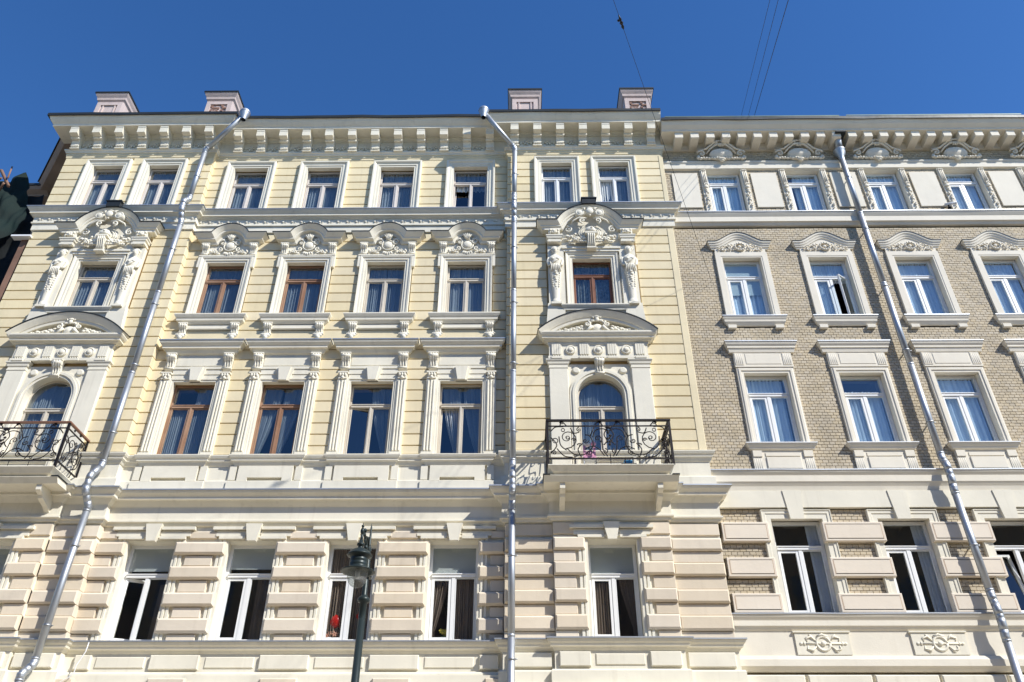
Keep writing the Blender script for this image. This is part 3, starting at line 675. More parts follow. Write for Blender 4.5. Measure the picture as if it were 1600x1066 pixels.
for s in (-1, 1):
    b.scroll((s*.24, -.34, 12.80), .085, .015, pi*.6, 1.4, .03, mir=s); b.tube([(s*.16, -.3, 12.82), (s*.12, -.34, 12.90), (0, -.34, 12.90)], .03, 6)
    b.tube([(s*.12, -.36, 12.74), (s*.2, -.34, 12.66), (s*.28, -.34, 12.60)], [.05, .04, .03], 6)
    for k in range(10):
        t = k/9; b.blob((s*(.36+.62*t), -.24, 12.64+.05*(1-t)+.02*sin(k*2.4)), (.065*(1-.4*t), .05, .045*(1-.3*t)), s*(.5 if k % 2 else -.6), 6, 4)
        b.blob((s*(.38+.52*t), -.23, 12.76*(1-t)+12.62*t+.01*cos(k*3)), (.05*(1-.5*t), .04, .03), s*(1.0 if k % 2 else -.3), 6, 4)
b.v = [(x, -.05+y*.58, z+.02) for x, y, z in b.v]; rel2 = b.mesh('relief', WHITE)
b = console_mb(.20, .42, .16, 3); key_p = b.mesh('keystone', WHITE)
# third floor: plinth wings, sill, frame, herms, hood
plw = []
for s in (-1, 1): b = MB(); b.poly([(s*.72, 12.9), (s*1.22, 12.75), (s*1.16, 13.52), (s*.76, 13.52)][::s], -.16, 0); b.box(min(s*.72, s*1.13), max(s*.72, s*1.13), -.13, 0, 13.5, 15.42); plw.append(b.mesh('wing', WHITE))
b = MB(); shelf(b, .84, [(0, 13.48), (.22, 13.46), (.22, 13.43), (.19, 13.38), (.165, 13.35), (.16, 13.31), (.12, 13.29), (.10, 13.2), (.08, 13.0), (0, 12.98)]); silp = b.mesh('sill_shelf', WHITE)
b = frame_mb(.50, 13.45, 15.04, [(-.1, 0), (.06, 0), (.06, .05), (.085, .055), (.085, .11), (.11, .13), (.12, .17), (0, .18)]); b.box(-.72, .72, -.14, 0, 15.22, 15.30); b.box(-.76, .76, -.17, 0, 15.30, 15.36)
for s in (-1, 1): b.box(min(s*.69, s*.73), max(s*.69, s*.73), -.06, 0, 13.5, 15.2)
s3p = b.mesh('window_surround', WHITE)
def herm_mb():
    b = MB(); n = 14
    rings = [(13.52, .10, .08, 0), (13.60, .10, .08, 0), (13.61, .085, .07, 0), (13.66, .075, .065, 0), (14.10, .105, .085, 0), (14.40, .135, .10, 0), (14.50, .15, .12, 0), (14.60, .145, .12, 0),
             (14.68, .115, .10, 0), (14.76, .12, .11, .01), (14.86, .15, .13, .02), (14.94, .155, .12, .015), (15.0, .15, .09, 0), (15.04, .10, .07, 0), (15.07, .05, .05, 0), (15.10, .045, .05, 0), (15.13, .06, .07, .01), (15.18, .075, .085, .02), (15.25, .075, .09, .02), (15.31, .055, .07, .01), (15.34, .02, .03, 0)]
    v = []
    for z, rx, ry, dy in rings:
        for i in range(n): a = 2*pi*i/n; v.append((rx*cos(a), -.20-dy+ry*sin(a), z))
    b.add(v, [(j*n+i, j*n+(i+1)%n, (j+1)*n+(i+1)%n, (j+1)*n+i) for j in range(len(rings)-1) for i in range(n)], True)
    b.blob((0, -.315, 15.20), (.014, .022, .022), 0, 6, 4); b.blob((0, -.30, 15.165), (.02, .012, .008), 0, 6, 4)     # nose, mouth
    for s in (-1, 1):
        b.blob((s*.028, -.30, 15.225), (.013, .01, .008), 0, 6, 4); b.blob((s*.078, -.22, 15.20), (.015, .02, .028), 0, 6, 4)
        b.blob((s*.06, -.32, 14.88), (.05, .045, .045), 0, 8, 6)
        b.tube([(s*.14, -.2, 14.98), (s*.18, -.19, 14.88), (s*.165, -.22, 14.74), (s*.12, -.30, 14.68)], [.045, .05, .04, .03], 7)
    for k in range(9):    # hair
        a = pi*k/8; b.blob((.075*cos(a), -.22, 15.26+.065*sin(a)), (.03, .05, .03), 0, 6, 4)
    for k in range(6):    # drapery folds and garland
        t = k/5; b.tube([(-.13+.05*k, -.29, 14.80-.02*k), (-.10+.04*k, -.33, 14.66), (-.12+.05*k, -.31, 14.46+.02*sin(k*2))], [.015, .026, .014], 5)
    b.tube([(.12, -.30, 14.92), (.0, -.345, 14.80), (-.13, -.30, 14.68)], [.02, .03, .02], 6)
    for k in range(8):
        b.blob((.02*sin(k*2.1), -.31+.008*k, 14.46-.075*k), (.05-.004*k, .035, .035), .5*(-1)**k, 6, 4)
        b.blob((.10-.004*k, -.26, 14.50-.07*k), (.022, .03, .03), 0, 5, 4); b.blob((-.10+.004*k, -.26, 14.50-.07*k), (.022, .03, .03), 0, 5, 4)
    b.box(-.13, .13, -.30, 0, 13.46, 13.52)
    b.v = [(x, y*.78, z) for x, y, z in b.v]
    return b
herm = herm_mb().mesh('herm_figure', WHITE)
b = MB(); b.box(-.18, .18, -.34, 0, 15.42, 15.47)
sweep_xy(b, [(-.15, 0), (-.15, -.30), (.15, -.30), (.15, 0)], [(0, 15.66), (.07, 15.65), (.07, 15.62), (.045, 15.59), (.04, 15.55), (.01, 15.53), (.01, 15.47), (0, 15.46)])
for s in (-1, 1): b.scroll((s*.13, -.31, 15.43), .045, .01, pi*.5, 1.2, .018, mir=s)
b.box(-.15, .15, -.30, 0, 15.66, 15.90)
b.blob((0, -.33, 15.78), (.08, .05, .075), 0, 8, 6); b.blob((0, -.38, 15.77), (.018, .02, .025), 0, 6, 4)
for s in (-1, 1): b.blob((s*.10, -.32, 15.83), (.035, .04, .04), 0, 6, 5); b.blob((s*.035, -.37, 15.80), (.018, .015, .012), 0, 5, 4); b.blob((s*.05, -.36, 15.73), (.03, .02, .018), s*.4, 5, 4); b.blob((s*.10, -.32, 15.74), (.03, .04, .035), 0, 6, 5)
b.v = [(x, y*.72, z+.05) for x, y, z in b.v]; capp = b.mesh('capital', WHITE)
HP = [(0, -.24), (.20, -.24), (.21, -.21), (.215, -.18), (.24, -.17), (.25, -.155), (.25, -.12), (.27, -.11), (.31, -.06), (.335, -.02), (.34, 0), (0, .03)]
Ah = chord_arc(.86, .54, 16.16, 22)
b = MB(); sweep_xz(b, [(-1.06, 16.16)]+Ah+[(1.06, 16.16)], HP)
b.box(-1.2, -.78, -.22, 0, 15.90, 15.96); b.box(.78, 1.2, -.22, 0, 15.90, 15.96)
hoodp = b.mesh('hood', WHITE)
b = MB(); sweep_xz(b, [(-1.06, 16.16)]+Ah+[(1.06, 16.16)], [(.33, -.006), (.36, -.004), (.358, .022), (0, .05)])
b.box(-.185, .185, -.39, -.05, 16.69, 16.87); b.box(-.21, .21, -.41, -.05, 16.87, 16.905)
hoodpf = b.mesh('hood_flashing', ROOF)
b = MB(); b.poly([(-.80, 15.36), (.80, 15.36), (.80, 15.9)]+[(x*.86, z-.10) for x, z in Ah[::-1] if z-.10 > 15.9]+[(-.80, 15.9)], -.11, 0); tymp = b.mesh('tympanum', WHITE)
b = MB()
for s in (-1, 1):
    b.disc((s*.26, -.58, 16.30), [(.115, .25), (.12, 0), (.10, -.03), (.085, -.01), (.07, -.01), (.055, -.035), (.03, -.04), (0, -.045)], 16)
    b.tube([(s*.16, -.60, 16.36), (s*.13, -.60, 16.44), (s*.20, -.58, 16.46)], [.03, .025, .01], 6)
b.blob((0, -.62, 16.32), (.10, .08, .11), 0, 14, 9); b.blob((0, -.60, 16.18), (.035, .05, .025), 0, 8, 5)
b.tube([(-.12, -.58, 16.42), (0, -.60, 16.47), (.12, -.58, 16.42)], .022, 6)
b.v = [(x, -.03+y*.58, z+.08) for x, y, z in b.v]; crest = b.mesh('crest', WHITE)
b = MB()
for s in (-1, 1):
    b.scroll((s*.20, -.40, 16.12), .10, .02, -pi*.5, 1.2, .028, mir=s); b.tube([(s*.08, -.4, 16.20), (s*.28, -.40, 16.22), (s*.44, -.36, 16.14), (s*.50, -.34, 16.04)], [.02, .03, .025, .015], 6)
    b.scroll((s*.58, -.22, 15.92), .12, .03, pi*.4, 1.3, .03, mir=s); b.scroll((s*.62, -.2, 15.68), .10, .02, -pi*.3, -1.3, .026, mir=s)
    b.disc((s*.40, -.16, 15.80), [(.04, .0), (.04, -.02), (0, -.03)], 10)
    for k in range(9):
        t = k/8; b.blob((s*(.16+.46*t), -.30+.10*t, 15.55+.16*t*t+.03*sin(k*2.3)), (.07-.015*t, .06, .045), s*(.9 if k % 2 else -.4), 7, 5)
        b.blob((s*(.14+.40*t), -.30+.08*t, 15.46+.04*t), (.05, .05, .035), s*(-.7 if k % 2 else .5), 6, 4)
    b.blob((s*.40, -.30, 15.52), (.075, .06, .07), 0, 8, 6)
    for k in range(5): b.blob((s*.40+.05*cos(k*1.26), -.35, 15.52+.045*sin(k*1.26)), (.025, .02, .02), 0, 5, 4)
for r in (.30, .25, .20): b.tube([(r*cos(a), -.19-.10*(.3-r)/.1*.3, 15.82+r*.8*sin(a)) for a in [pi*i/14*1.3-.47 for i in range(15)]], .016, 6)
b.disc((0, -.2, 15.80), [(.30, .06), (.29, 0), (.25, -.01), (0, -.01)], 18, 1, .8)
b.lathe([(.0, .16), (.06, .155), (.11, .12), (.14, .06), (.15, 0), (.14, -.02), (.09, -.05), (.07, -.07)], (0, -.30, 15.78), 16)
b.blob((.03, -.44, 15.84), .035, 0, 7, 5)
b.box(-.15, .15, -.44, -.14, 15.66, 15.71)
b.side([(-.14, 15.66), (-.42, 15.66), (-.42, 15.60), (-.34, 15.42), (-.30, 15.26), (-.14, 15.26)], -.105, .105)
for k in range(4): b.tube([(-.075+.05*k, -.425, 15.65), (-.075+.05*k, -.43, 15.58), (-.075+.05*k, -.35, 15.42), (-.075+.05*k, -.31, 15.28)], .017, 5)
b.box(-.12, .12, -.34, -.14, 15.22, 15.265)
b.v = [(x, -.02+y*.78, z) for x, y, z in b.v]; urn = b.mesh('cartouche', WHITE)

def bay(c):
    o = place('arch_surround', arch_s, CB, (c+4.5, PY, 0)); place('spandrel', spand, o); place('keystone', key_p, o, (0, -.04, 11.88))
    e = place('entablature', ent, CB, (c+4.5, PY, 0))
    for s in (-1, 1): place('pilaster', pila, e, (s*.96, 0, 0))
    for k in (-1.5, -.5, .5, 1.5): place('triglyph', tri, e, (k*.66-.0, -.122, 11.98))
    for k in (-1, 0, 1): place('patera', pat, e, (k*.66, -.122, 12.14))
    place('cornice', cor2, e); place('pediment', ped2, e); place('hood_flashing', ped2f, e); place('tympanum', tym2, e); place('relief', rel2, e)
    o = place('window_surround', s3p, CB, (c+4.5, PY, 0)); place('wing', plw[0], o); place('wing', plw[1], o); place('sill_shelf', silp, o)
    for s in (-1, 1): place('herm_figure', herm, o, (s*.95, 0, 0)); place('capital', capp, o, (s*.95, 0, 0))
    place('hood', hoodp, o); place('hood_flashing', hoodpf, o); place('tympanum', tymp, o); place('crest', crest, o); place('cartouche', urn, o)

# ---- balcony
def rail_panel(width, flip=1):
    """scroll work in the XZ plane, x 0..width, z 0..h"""
    b = MB(); T = .0125; h = .74
    def sc(cx, cz, r0, r1, a0, tn, th=T, m=1): b.scroll((cx, 0, cz), r0, r1, a0, tn, th, sq=4, mir=m)
    return b, T, h, sc
def front_rail():
    b, T, h, sc = rail_panel(2.58); tb = lambda p, r, n: b.tube(cat(p), r, n)
    # local x centred
    for m in (-1, 1):
        sc(m*.88, .47, .26, .03, -pi*.55, 1.75, m=-m); sc(m*.88, .47, .05, .01, pi, .8, m=m)
        tb([(m*(.88-.0), 0, .21), (m*.72, 0, .08), (m*.50, 0, .10), (m*.34, 0, .30), (m*.40, 0, .50), (m*.50, 0, .54)], T, 4)
        tb([(m*1.22, 0, .62), (m*1.12, 0, .72), (m*.95, 0, .73)], T, 4)
        tb([(m*1.22, 0, .12), (m*1.10, 0, .30), (m*1.22, 0, .48)], T, 4)
        sc(m*1.16, .12, .07, .012, 0, 1.4, m=m); sc(m*1.13, .40, .06, .05, 0, 1, m=m)
        tb([(m*1.10, 0, .22), (m*.95, 0, .05), (m*.78, 0, .02)], T, 4)
        sc(m*.62, .66, .06, .012, pi*.5, 1.4, m=-m); tb([(m*.62, 0, .60), (m*.74, 0, .58), (m*.80, 0, .70)], T, 4)
        sc(m*.44, .13, .085, .012, pi*.5, 1.5, m=m); tb([(m*.52, 0, .20), (m*.36, 0, .27), (m*.22, 0, .20), (m*.12, 0, .05)], T, 4)
        sc(m*.24, .45, .10, .015, -pi*.3, 1.5, m=-m); tb([(m*.16, 0, .40), (m*.14, 0, .20), (m*.06, 0, .04)], T, 4)
        tb([(m*.34, 0, .48), (m*.28, 0, .64), (m*.12, 0, .68), (0, 0, .62)], T, 4); tb([(m*.40, 0, .50), (m*.30, 0, .72)], T, 4)
        sc(m*.10, .15, .07, .012, pi*.5, 1.3, m=m); sc(m*.62, .30, .05, .01, 0, 1.2, m=m)
        tb([(m*.88, 0, .75), (m*.98, 0, .85), (m*1.02, 0, .76)], T, 4); sc(m*.98, .82, .045, .01, 0, 1.3, m=m)
        tb([(m*.12, 0, .76), (m*.2, 0, .85), (m*.28, 0, .78)], T, 4); sc(m*.18, .83, .04, .01, 0, 1.3, m=m)
        sc(m*.50, .40, .07, .012, pi, 1.4, m=m); sc(m*.74, .42, .05, .01, 0, 1.3, m=m); tb([(m*.60, 0, .02), (m*.66, 0, .20), (m*.56, 0, .34)], T, 4); tb([(m*.02, 0, .70), (m*.10, 0, .55), (m*.05, 0, .40), (m*.12, 0, .30)], T, 4); tb([(m*.9, 0, .18), (m*1.02, 0, .30), (m*1.05, 0, .5)], T, 4)
        b.disc((m*.96, .01, .655), [(.045, 0), (.045, -.012), (.03, -.012), (.03, 0)], 10); b.disc((m*.72, .01, .06), [(.035, 0), (.035, -.012), (.022, -.012), (.022, 0)], 10)
        for x in (.30, .72): tb([(m*x, 0, 0), (m*x, 0, -.13)], .009, 4)
    for k in range(5): b.blob((.03*sin(k*2.5), -.02, .30+.07*k), (.035, .02, .03), k, 5, 4)
    for k in range(5): b.blob((.04*cos(k*1.26), -.02, .40+.06*sin(k*1.26)), (.03, .02, .02), k*1.26, 5, 4)
    b.blob((0, -.02, .70), (.08, .02, .03), 0, 6, 4); tb([(0, 0, 0), (0, 0, .12)], .009, 4); tb([(0, 0, 0), (0, 0, -.13)], .009, 4)
    return b
def side_rail():
    b, T, h, sc = rail_panel(.85); tb = lambda p, r, n: b.tube(cat(p), r, n)
    sc(.30, .50, .19, .03, -pi*.5, 1.6); sc(.60, .26, .17, .03, pi*.5, 1.6); tb([(.08, 0, .05), (.10, 0, .35), (.14, 0, .60), (.30, 0, .72)], T, 4)
    tb([(.78, 0, .70), (.76, 0, .40), (.72, 0, .15), (.55, 0, .04)], T, 4); sc(.66, .62, .09, .015, 0, 1.4); sc(.20, .14, .09, .015, pi, 1.4); sc(.5, .82, .04, .01, 0, 1.3); sc(.12, .52, .08, .012, pi, 1.4); sc(.45, .18, .09, .012, 0, 1.4); sc(.78, .5, .07, .012, pi*.5, 1.3); sc(.44, .60, .07, .012, pi, 1.3); sc(.25, .82, .035, .01, pi, 1.2)
    tb([(.05, 0, .6), (.3, 0, .35), (.2, 0, .05)], T, 4); tb([(.6, 0, .05), (.68, 0, .35), (.58, 0, .5), (.62, 0, .72)], T, 4)
    tb([(.30, 0, .30), (.45, 0, .40), (.55, 0, .45)], T, 4); tb([(.4, 0, .05), (.42, 0, .25), (.5, 0, .6)], T, 4)
    for x in (.2, .6): tb([(x, 0, 0), (x, 0, -.13)], .009, 4)
    return b
fr_m = front_rail().mesh('scroll_panel', IRON); sr_m = side_rail().mesh('scroll_panel', IRON)
def balcony(c):
    b = MB()
    sweep_xy(b, [(-1.24, -.15), (-1.24, -.88), (1.24, -.88), (1.24, -.15)], [(-.9, 8.80), (.05, 8.79), (.055, 8.775), (-.005, 8.70), (-.03, 8.665), (-.05, 8.655), (-.10, 8.62), (-.12, 8.60)])
    b.side([(0, 8.60), (-.83, 8.60), (-.83, 8.59), (-.745, 8.48), (0, 8.48)], -1.38, 1.38)
    o = b.build('balcony', WHITE, CB, (c+4.5, PY, 0))
    for xa in (-1.40, 1.25): b = MB(); b.box(xa, xa+.15, -.85, -.15, 8.603, 8.62); place('balcony_flashing', b.mesh('balcony_flashing', ROOF), o)
    for s in (-1, 1):
        b = MB().side([(0, 8.48), (-.72, 8.48), (-.72, 8.36), (-.68, 8.33), (-.58, 8.30), (-.55, 8.24), (-.30, 8.16), (-.08, 8.02), (0, 8.0)], -.055, .055); place('balcony_bracket', b.mesh('balcony_bracket', WHITE), o, (s*1.0, 0, 0))
    Z = 8.94
    b = MB(); y = -.90
    for z, r in ((Z-.012, .014), (Z+.745, .012)):
        b.box(-1.29, 1.29, y-r, y+r, z-r, z+r)
        for s in (-1, 1): b.box(s*1.29-r, s*1.29+r, y+r, -.02, z-r, z+r)
    for s in (-1, 1):
        b.box(s*1.29-.022, s*1.29+.022, y-.022, y+.022, 8.79, Z+.86); b.box(s*1.29-.016, s*1.29+.016, -.05, -.02, 8.79, Z+.86)
    place('rail_frame', b.mesh('rail_frame', IRON), o)
    b = MB(); b.box(-1.32, 1.32, y-.035, y+.03, Z+.86, Z+.895)
    for s in (-1, 1): b.box(s*1.29-.032, s*1.29+.032, y+.03, -.01, Z+.86, Z+.893)
    place('handrail', b.mesh('handrail', RAILW if c < 0 else IRON), o)
    place('scroll_panel', fr_m, o, (0, y, Z))
    for s in (-1, 1): place('scroll_panel', sr_m, o, (s*1.29, y+.02, Z), rot=(0, 0, pi/2))
    return o
for c in (CL, CR): bay(c); balcony(c)

# ---- windows of the cream building
WY = .14
def W(cx, y, *a, **k): return window(CB, cx+4.5, y, *a, **k)
full = [('full', -.88, .9, .02, .97, SHEER)]
W(MIDX[0], WY, 16.82, 18.66, .49, 18.12, FRP, cur=full); W(MIDX[1], WY, 16.82, 18.66, .49, 18.12, FRP, cur=full)
W(MIDX[2], WY, 16.82, 18.66, .49, 18.12, FRP, cur=full); W(MIDX[3], WY, 16.82, 18.66, .49, 18.12, FRP, cur=[('full', -.88, .9, .6, .97, SHEER)], open_=(0, radians(9), 'tilt'))
for i, fm in enumerate((FRB, FRB, FRC, FRC)): W(MIDX[i], WY-.02, 13.44, 15.12, .50, 14.60, fm, cur=[('full', -.9, .0, .02, .97, SHEER), ('full', .02, .9, .02, .97, SHEER)] if i != 3 else full)
W(MIDX[0], WY, 9.5, 11.46, .51, 10.87, FRB, cur=[('full', -.9, .0, .02, .7, SHEER), ('full', .05, .92, .02, .97, SHEER)])
W(MIDX[1], WY, 9.5, 11.46, .51, 10.87, FRB, cur=[('tiedl', -.92, .0, .02, .97, SHEER), ('tiedl', .02, .95, .02, .97, SHEER)])
W(MIDX[2], WY, 9.5, 11.46, .51, 10.87, FRC, cur=[('tiedr', -.1, .92, .02, .97, SHEER)], open_=(0, radians(14), 'side'))
W(MIDX[3], WY, 9.5, 11.46, .51, 10.87, FRC, cur=[('tiedr', -.92, .0, .02, .97, SHEER), ('tiedr', .02, .95, .02, .97, SHEER)], open_=(0, radians(4), 'tilt'))
W(MIDX[0], .20, 5.56, 7.56, .51, 6.90, FRW, 'pvc', gl=GLASSC, open_=(0, radians(24), 'side'), cur=[('full', .5, .95, .02, .6, DRAPE)], blind=.27)
W(MIDX[1], .20, 5.56, 7.56, .51, 6.90, FRW, 'pvc', gl=GLASSC, cur=[('full', .3, .95, .02, .7, DRAPE)], blind=.25)
W(MIDX[2], .20, 5.56, 7.56, .51, 6.90, FRW, 'pvc', gl=GLASSC, cur=[('full', -.95, -.2, .02, .97, DRAPE), ('full', .1, .95, .02, .97, DRAPE)])
W(MIDX[3], .20, 5.56, 7.56, .51, 6.90, FRW, 'pvc', gl=GLASSC, cur=[('tiedl', -.95, .0, .02, .95, DRAPE), ('full', .05, .95, .02, .95, DRAPE)], blind=.30)
for c in (CL, CR):
    R_ = c > 0
    for k, s in enumerate((-.8, .8)): W(c+s, PY+.12, 16.82, 18.62, .44, 18.10, FRW if R_ else FRP, cur=full, open_=(0, radians(8), 'tilt') if (R_ and k) else None)
    W(c, PY+.12, 13.5, 15.06, .51, 14.56, FRD if R_ else FRC, cur=[('full', -.9, .9, .02, .97, DRAPEB if R_ else SHEER)])
    W(c, PY+.12, 8.82, 11.50, .56, 10.68, FRC, arch=.54, cur=[('full', -.9, .0, .02, .97, SHEER), ('full', .0, .9, .02, .97, SHEER)])
    W(c, PY+.16, 5.56, 7.49, .50, 6.82, FRW, 'pvc', gl=GLASSC, cur=[('full', -.95, .0, .02, .6, DRAPE), ('tiedr', .05, .95, .02, .95, DRAPE)], blind=.32)

# ---- roof and chimneys
b = MB(); sweep_xy(b, [(A.x+dirL.x*5, A.y+dirL.y*5), (XL0, PY+.1), (XR1, PY+.1)], [(-4.2, 21.75), (-.42, 20.34)]); ROOFO = cb('roof', b, ROOF)
b = MB(); b.box(XL0-4, XR1, 4, 7.9, 20.0, 21.6); place('roof_back', b.mesh('roof_back', ROOF), ROOFO)
b = MB(); sweep_xy(b, FC, [(.585, 20.215), (.60, 20.215), (.60, 20.25), (.585, 20.25)]); place('snow_rail', b.mesh('snow_rail', ROOFG), ROOFO)
def chimney(x, worn):
    b = MB(); w2 = .39
    b.box(-w2, w2, 0, .85, 19.9, 21.66)
    bars(b, -w2, w2, 20.6, 21.62, .13, -.04, 0)
    bars(b, -.20, .20, 20.86, 21.52, .035, -.03, 0) if not worn else b.box(-.2, -.02, -.02, 0, 20.9, 21.3)
    sweep_xy(b, [(-w2, .85), (-w2, 0), (w2, 0), (w2, .85)], [(-.3, 21.98), (.12, 21.97), (.12, 21.94), (.10, 21.88), (.06, 21.80), (.05, 21.72), (.03, 21.70), (.0, 21.66)])
    b.box(-w2, w2, .0, .85, 21.66, 21.9)
    o = place('chimney', b.mesh('chimney', CHIM), ROOFO, (x, 0, 0))
    b = MB(); b.box(-w2-.14, w2+.14, -.14, .99, 22.05, 22.09); place('chimney_cap', b.mesh('chimney_cap', ROOF), o) if False else None
    if worn:
        b = MB(); rnd = random.Random(5)
        for k in range(34):
            r, q = divmod(k, 6); 
            if rnd.random() < .25: continue
            b.box(-.24+q*.08+(.04 if r % 2 else 0), -.17+q*.08+(.04 if r % 2 else 0), -.02-rnd.random()*.02, 0, 21.02+r*.09, 21.09+r*.09)
        b2 = MB()
        place('exposed_brick', b.mesh('exposed_brick', CHIMB), o, kind='stuff')
    return o
def chcap(o):
    b = MB(); b.box(-.53, .53, -.14, 1.0, 21.955, 22.01); me = b.mesh('cap_sheet', ROOF)
    return me
cm = chcap(None)
for x, wn in ((-12.62, 0), (-9.22, 1), (.19, 0), (3.63, 1)):
    o = chimney(x, wn); o.name = 'chimney'
    c2 = place('cap_sheet', cm, ROOFO, (x, 0, 0))
# ------------------------------------------------------------------ brick building
BB = thing('brick_building', 'tan brick building with white window hoods and carved plaques, right of the cream building', 'building', (10, 0, 0))
def bb(name, b, m, parent=None, loc=(0, 0, 0), kind=None):
    if parent is None: return place(name, b.mesh(name, m), BB, (loc[0]-10, loc[1], loc[2]), kind)
    return place(name, b.mesh(name, m), parent, loc, kind)
BX0, BX1 = XR1+.006, 18.6
BW = [5.79+2.23*k for k in range(6)]
opb = []
for x in BW: opb += [(x-.50, x+.50, 16.65, 18.46), (x-.50, x+.50, 13.2, 15.22), (x-.52, x+.52, 9.7, 11.66), (x-.54, x+.54, 6.0, 8.06)]
b = MB(); holed_wall(b, BX0, BX1, 4.9, 19.9, .045, .5, opb); BWALL = bb('wall', b, MORTAR)
# reveals: plaster lining
for x0, x1, z0, z1 in opb:
    b = MB(); bars(b, x0-.03, x1+.03, z0-.03, z1+.03, .032, .0, .30); bb('reveal_lining', b, GREYST)
# bricks
PXB, PZB = .1255, .0745
cover = []   # zones hidden by stucco pieces
for x in BW: cover += [(x-.66, x+.66, 16.6, 18.5), (x-.68, x+.68, 12.95, 15.6), (x-.66, x+.66, 9.05, 12.2), (x-.72, x+.72, 5.9, 8.3)]
pn = []
for k, xc in enumerate([4.68]+[x+1.115 for x in BW]):
    hw = .36; pn.append((xc-hw, xc+hw, 17.02, 18.34))
big = MB(); singles = []
rb = random.Random(3)
def brick_rows(z0, z1, x0, x1, cov, single=False):
    n = int((z1-z0)/PZB)
    for j in range(n+1):
        za = z0+j*PZB; zb = min(za+PZB-.011, z1)
        if zb-za < .02: continue
        zc = (za+zb)/2; hs = [(h[0], h[1]) for h in cov if h[2]-.0 < zc < h[3]]
        for a, c in strip((x0, x1), hs):
            off = (j % 2)*PXB/2; k0 = math.floor((a-off)/PXB)
            k = k0
            while True:
                p = max(a, off+k*PXB); q = min(c, off+(k+1)*PXB-.010)
                if off+k*PXB > c: break
                k += 1
                if q-p < .015: continue
                yy = rb.uniform(-.004, .004)
                t = MB().add([(p, .05, za), (q, .05, za), (q, .05, zb), (p, .05, zb), (p, yy, za), (q, yy, za), (q, yy, zb), (p, yy, zb)], [(4,5,6,7), (0,1,5,4), (1,2,6,5), (2,3,7,6), (3,0,4,7)])
                if single and len(singles) < 300: singles.append(t)
                else: big.add(t.v, t.f)
for za, zb in ((6.46, 6.77), (7.19, 7.51), (7.95, 8.25)):
    for k, xc in enumerate([4.62]+[x+1.115 for x in BW[:-1]]):
        x0, x1 = max(BX0+.0, xc-.46), xc+.46
        if k == 0: x0, x1 = BX0, 5.10
        brick_rows(za, zb, x0, x1, [], True)
brick_rows(18.77, 19.27, BX0, BX1, [])
brick_rows(16.62, 18.48, BX0, BX1, cover+pn)
brick_rows(9.04, 16.24, BX0, BX1, cover)
for t in singles: place('brick', t.mesh('brick', BRICK), BWALL)
place('brickwork', big.mesh('brickwork', BRICK), BWALL, kind='stuff')
print('bricks', len(singles), len(big.f)//5)
BPATH = [(BX0, 0), (BX1, 0)]
def bandx(name, prof, m=GREYST, parent=None):
    b = MB(); sweep_xy(b, BPATH if m is GREYST else subp(BPATH), prof)
    if m is not GREYST: wavy(b, .009 if m is ROOF else .003, 2)
    return bb(name, b, m)
BC = bandx('cornice', [(-.04, 19.95), (.70, 19.82), (.68, 19.77), (.64, 19.68), (.58, 19.61), (.55, 19.58), (.545, 19.57), (.545, 19.52), (.50, 19.515), (.09, 19.515), (.08, 19.40), (.06, 19.37), (.05, 19.26), (-.04, 19.25)])
bandx('eave_flashing', [(-.3, 20.05), (.66, 19.92), (.73, 19.905), (.735, 19.80), (.71, 19.80), (.68, 19.85)], ROOF)
b = MB(); 
for k in range(3): b.box(BX0+.1+k*5.2, BX0+5.1+k*5.2, -.73, -.72, 19.91+.01*(k % 2), 19.945+.015*(k % 2))
bb('eave_edge_strip', b, ROOFG)
mu = MB().side([(0, .18), (-.50, .18), (-.50, -.03), (-.47, -.05), (-.10, -.07), (0, -.07)], -.115, .115); mum = mu.mesh('mutule', GREYST)
k = 0; x = 4.58
while x < BX1-.2: place('mutule', mum, BC, (x, 0, 19.34)); x += .4495
bandx('lintel_band', [(-.04, 18.79), (.085, 18.78), (.09, 18.76), (.085, 18.73), (.06, 18.69), (.055, 18.67), (.065, 18.66), (.065, 18.50), (.05, 18.49), (-.04, 18.46)])
bandx('string_course', [(-.04, 16.75), (.17, 16.73), (.17, 16.71), (.15, 16.66), (.12, 16.60), (.115, 16.59), (.11, 16.585), (.11, 16.42), (.07, 16.40), (.05, 16.36), (.03, 16.33), (-.04, 16.32)])
bandx('string_flashing', [(-.02, 16.765), (.182, 16.738), (.182, 16.716), (.173, 16.733), (0, 16.753)], LEDGE)
bandx('lower_cornice', [(-.04, 9.13), (.17, 9.10), (.17, 9.08), (.155, 9.04), (.13, 9.0), (.125, 8.99), (.12, 8.985), (.12, 8.84), (.11, 8.83), (.09, 8.79), (.07, 8.75), (.06, 8.70), (.05, 8.65), (-.04, 8.64)])
bandx('cornice_flashing', [(-.02, 9.145), (.182, 9.108), (.182, 9.086), (.173, 9.103), (0, 9.133)], LEDGE)
bandx('sill_course', [(-.04, 6.07), (.16, 6.045), (.16, 6.02), (.145, 5.98), (.12, 5.94), (.115, 5.93), (.11, 5.92), (.11, 5.82), (.09, 5.80), (.07, 5.76), (.04, 5.73), (.04, 5.71), (.04, 5.28), (.08, 5.27), (.10, 5.22), (.11, 5.20), (.11, 5.08), (.08, 5.05), (.04, 5.0), (-.04, 4.99)])
bandx('sill_flashing', [(-.02, 6.085), (.172, 6.053), (.172, 6.03), (.163, 6.048), (0, 6.075)], LEDGE)
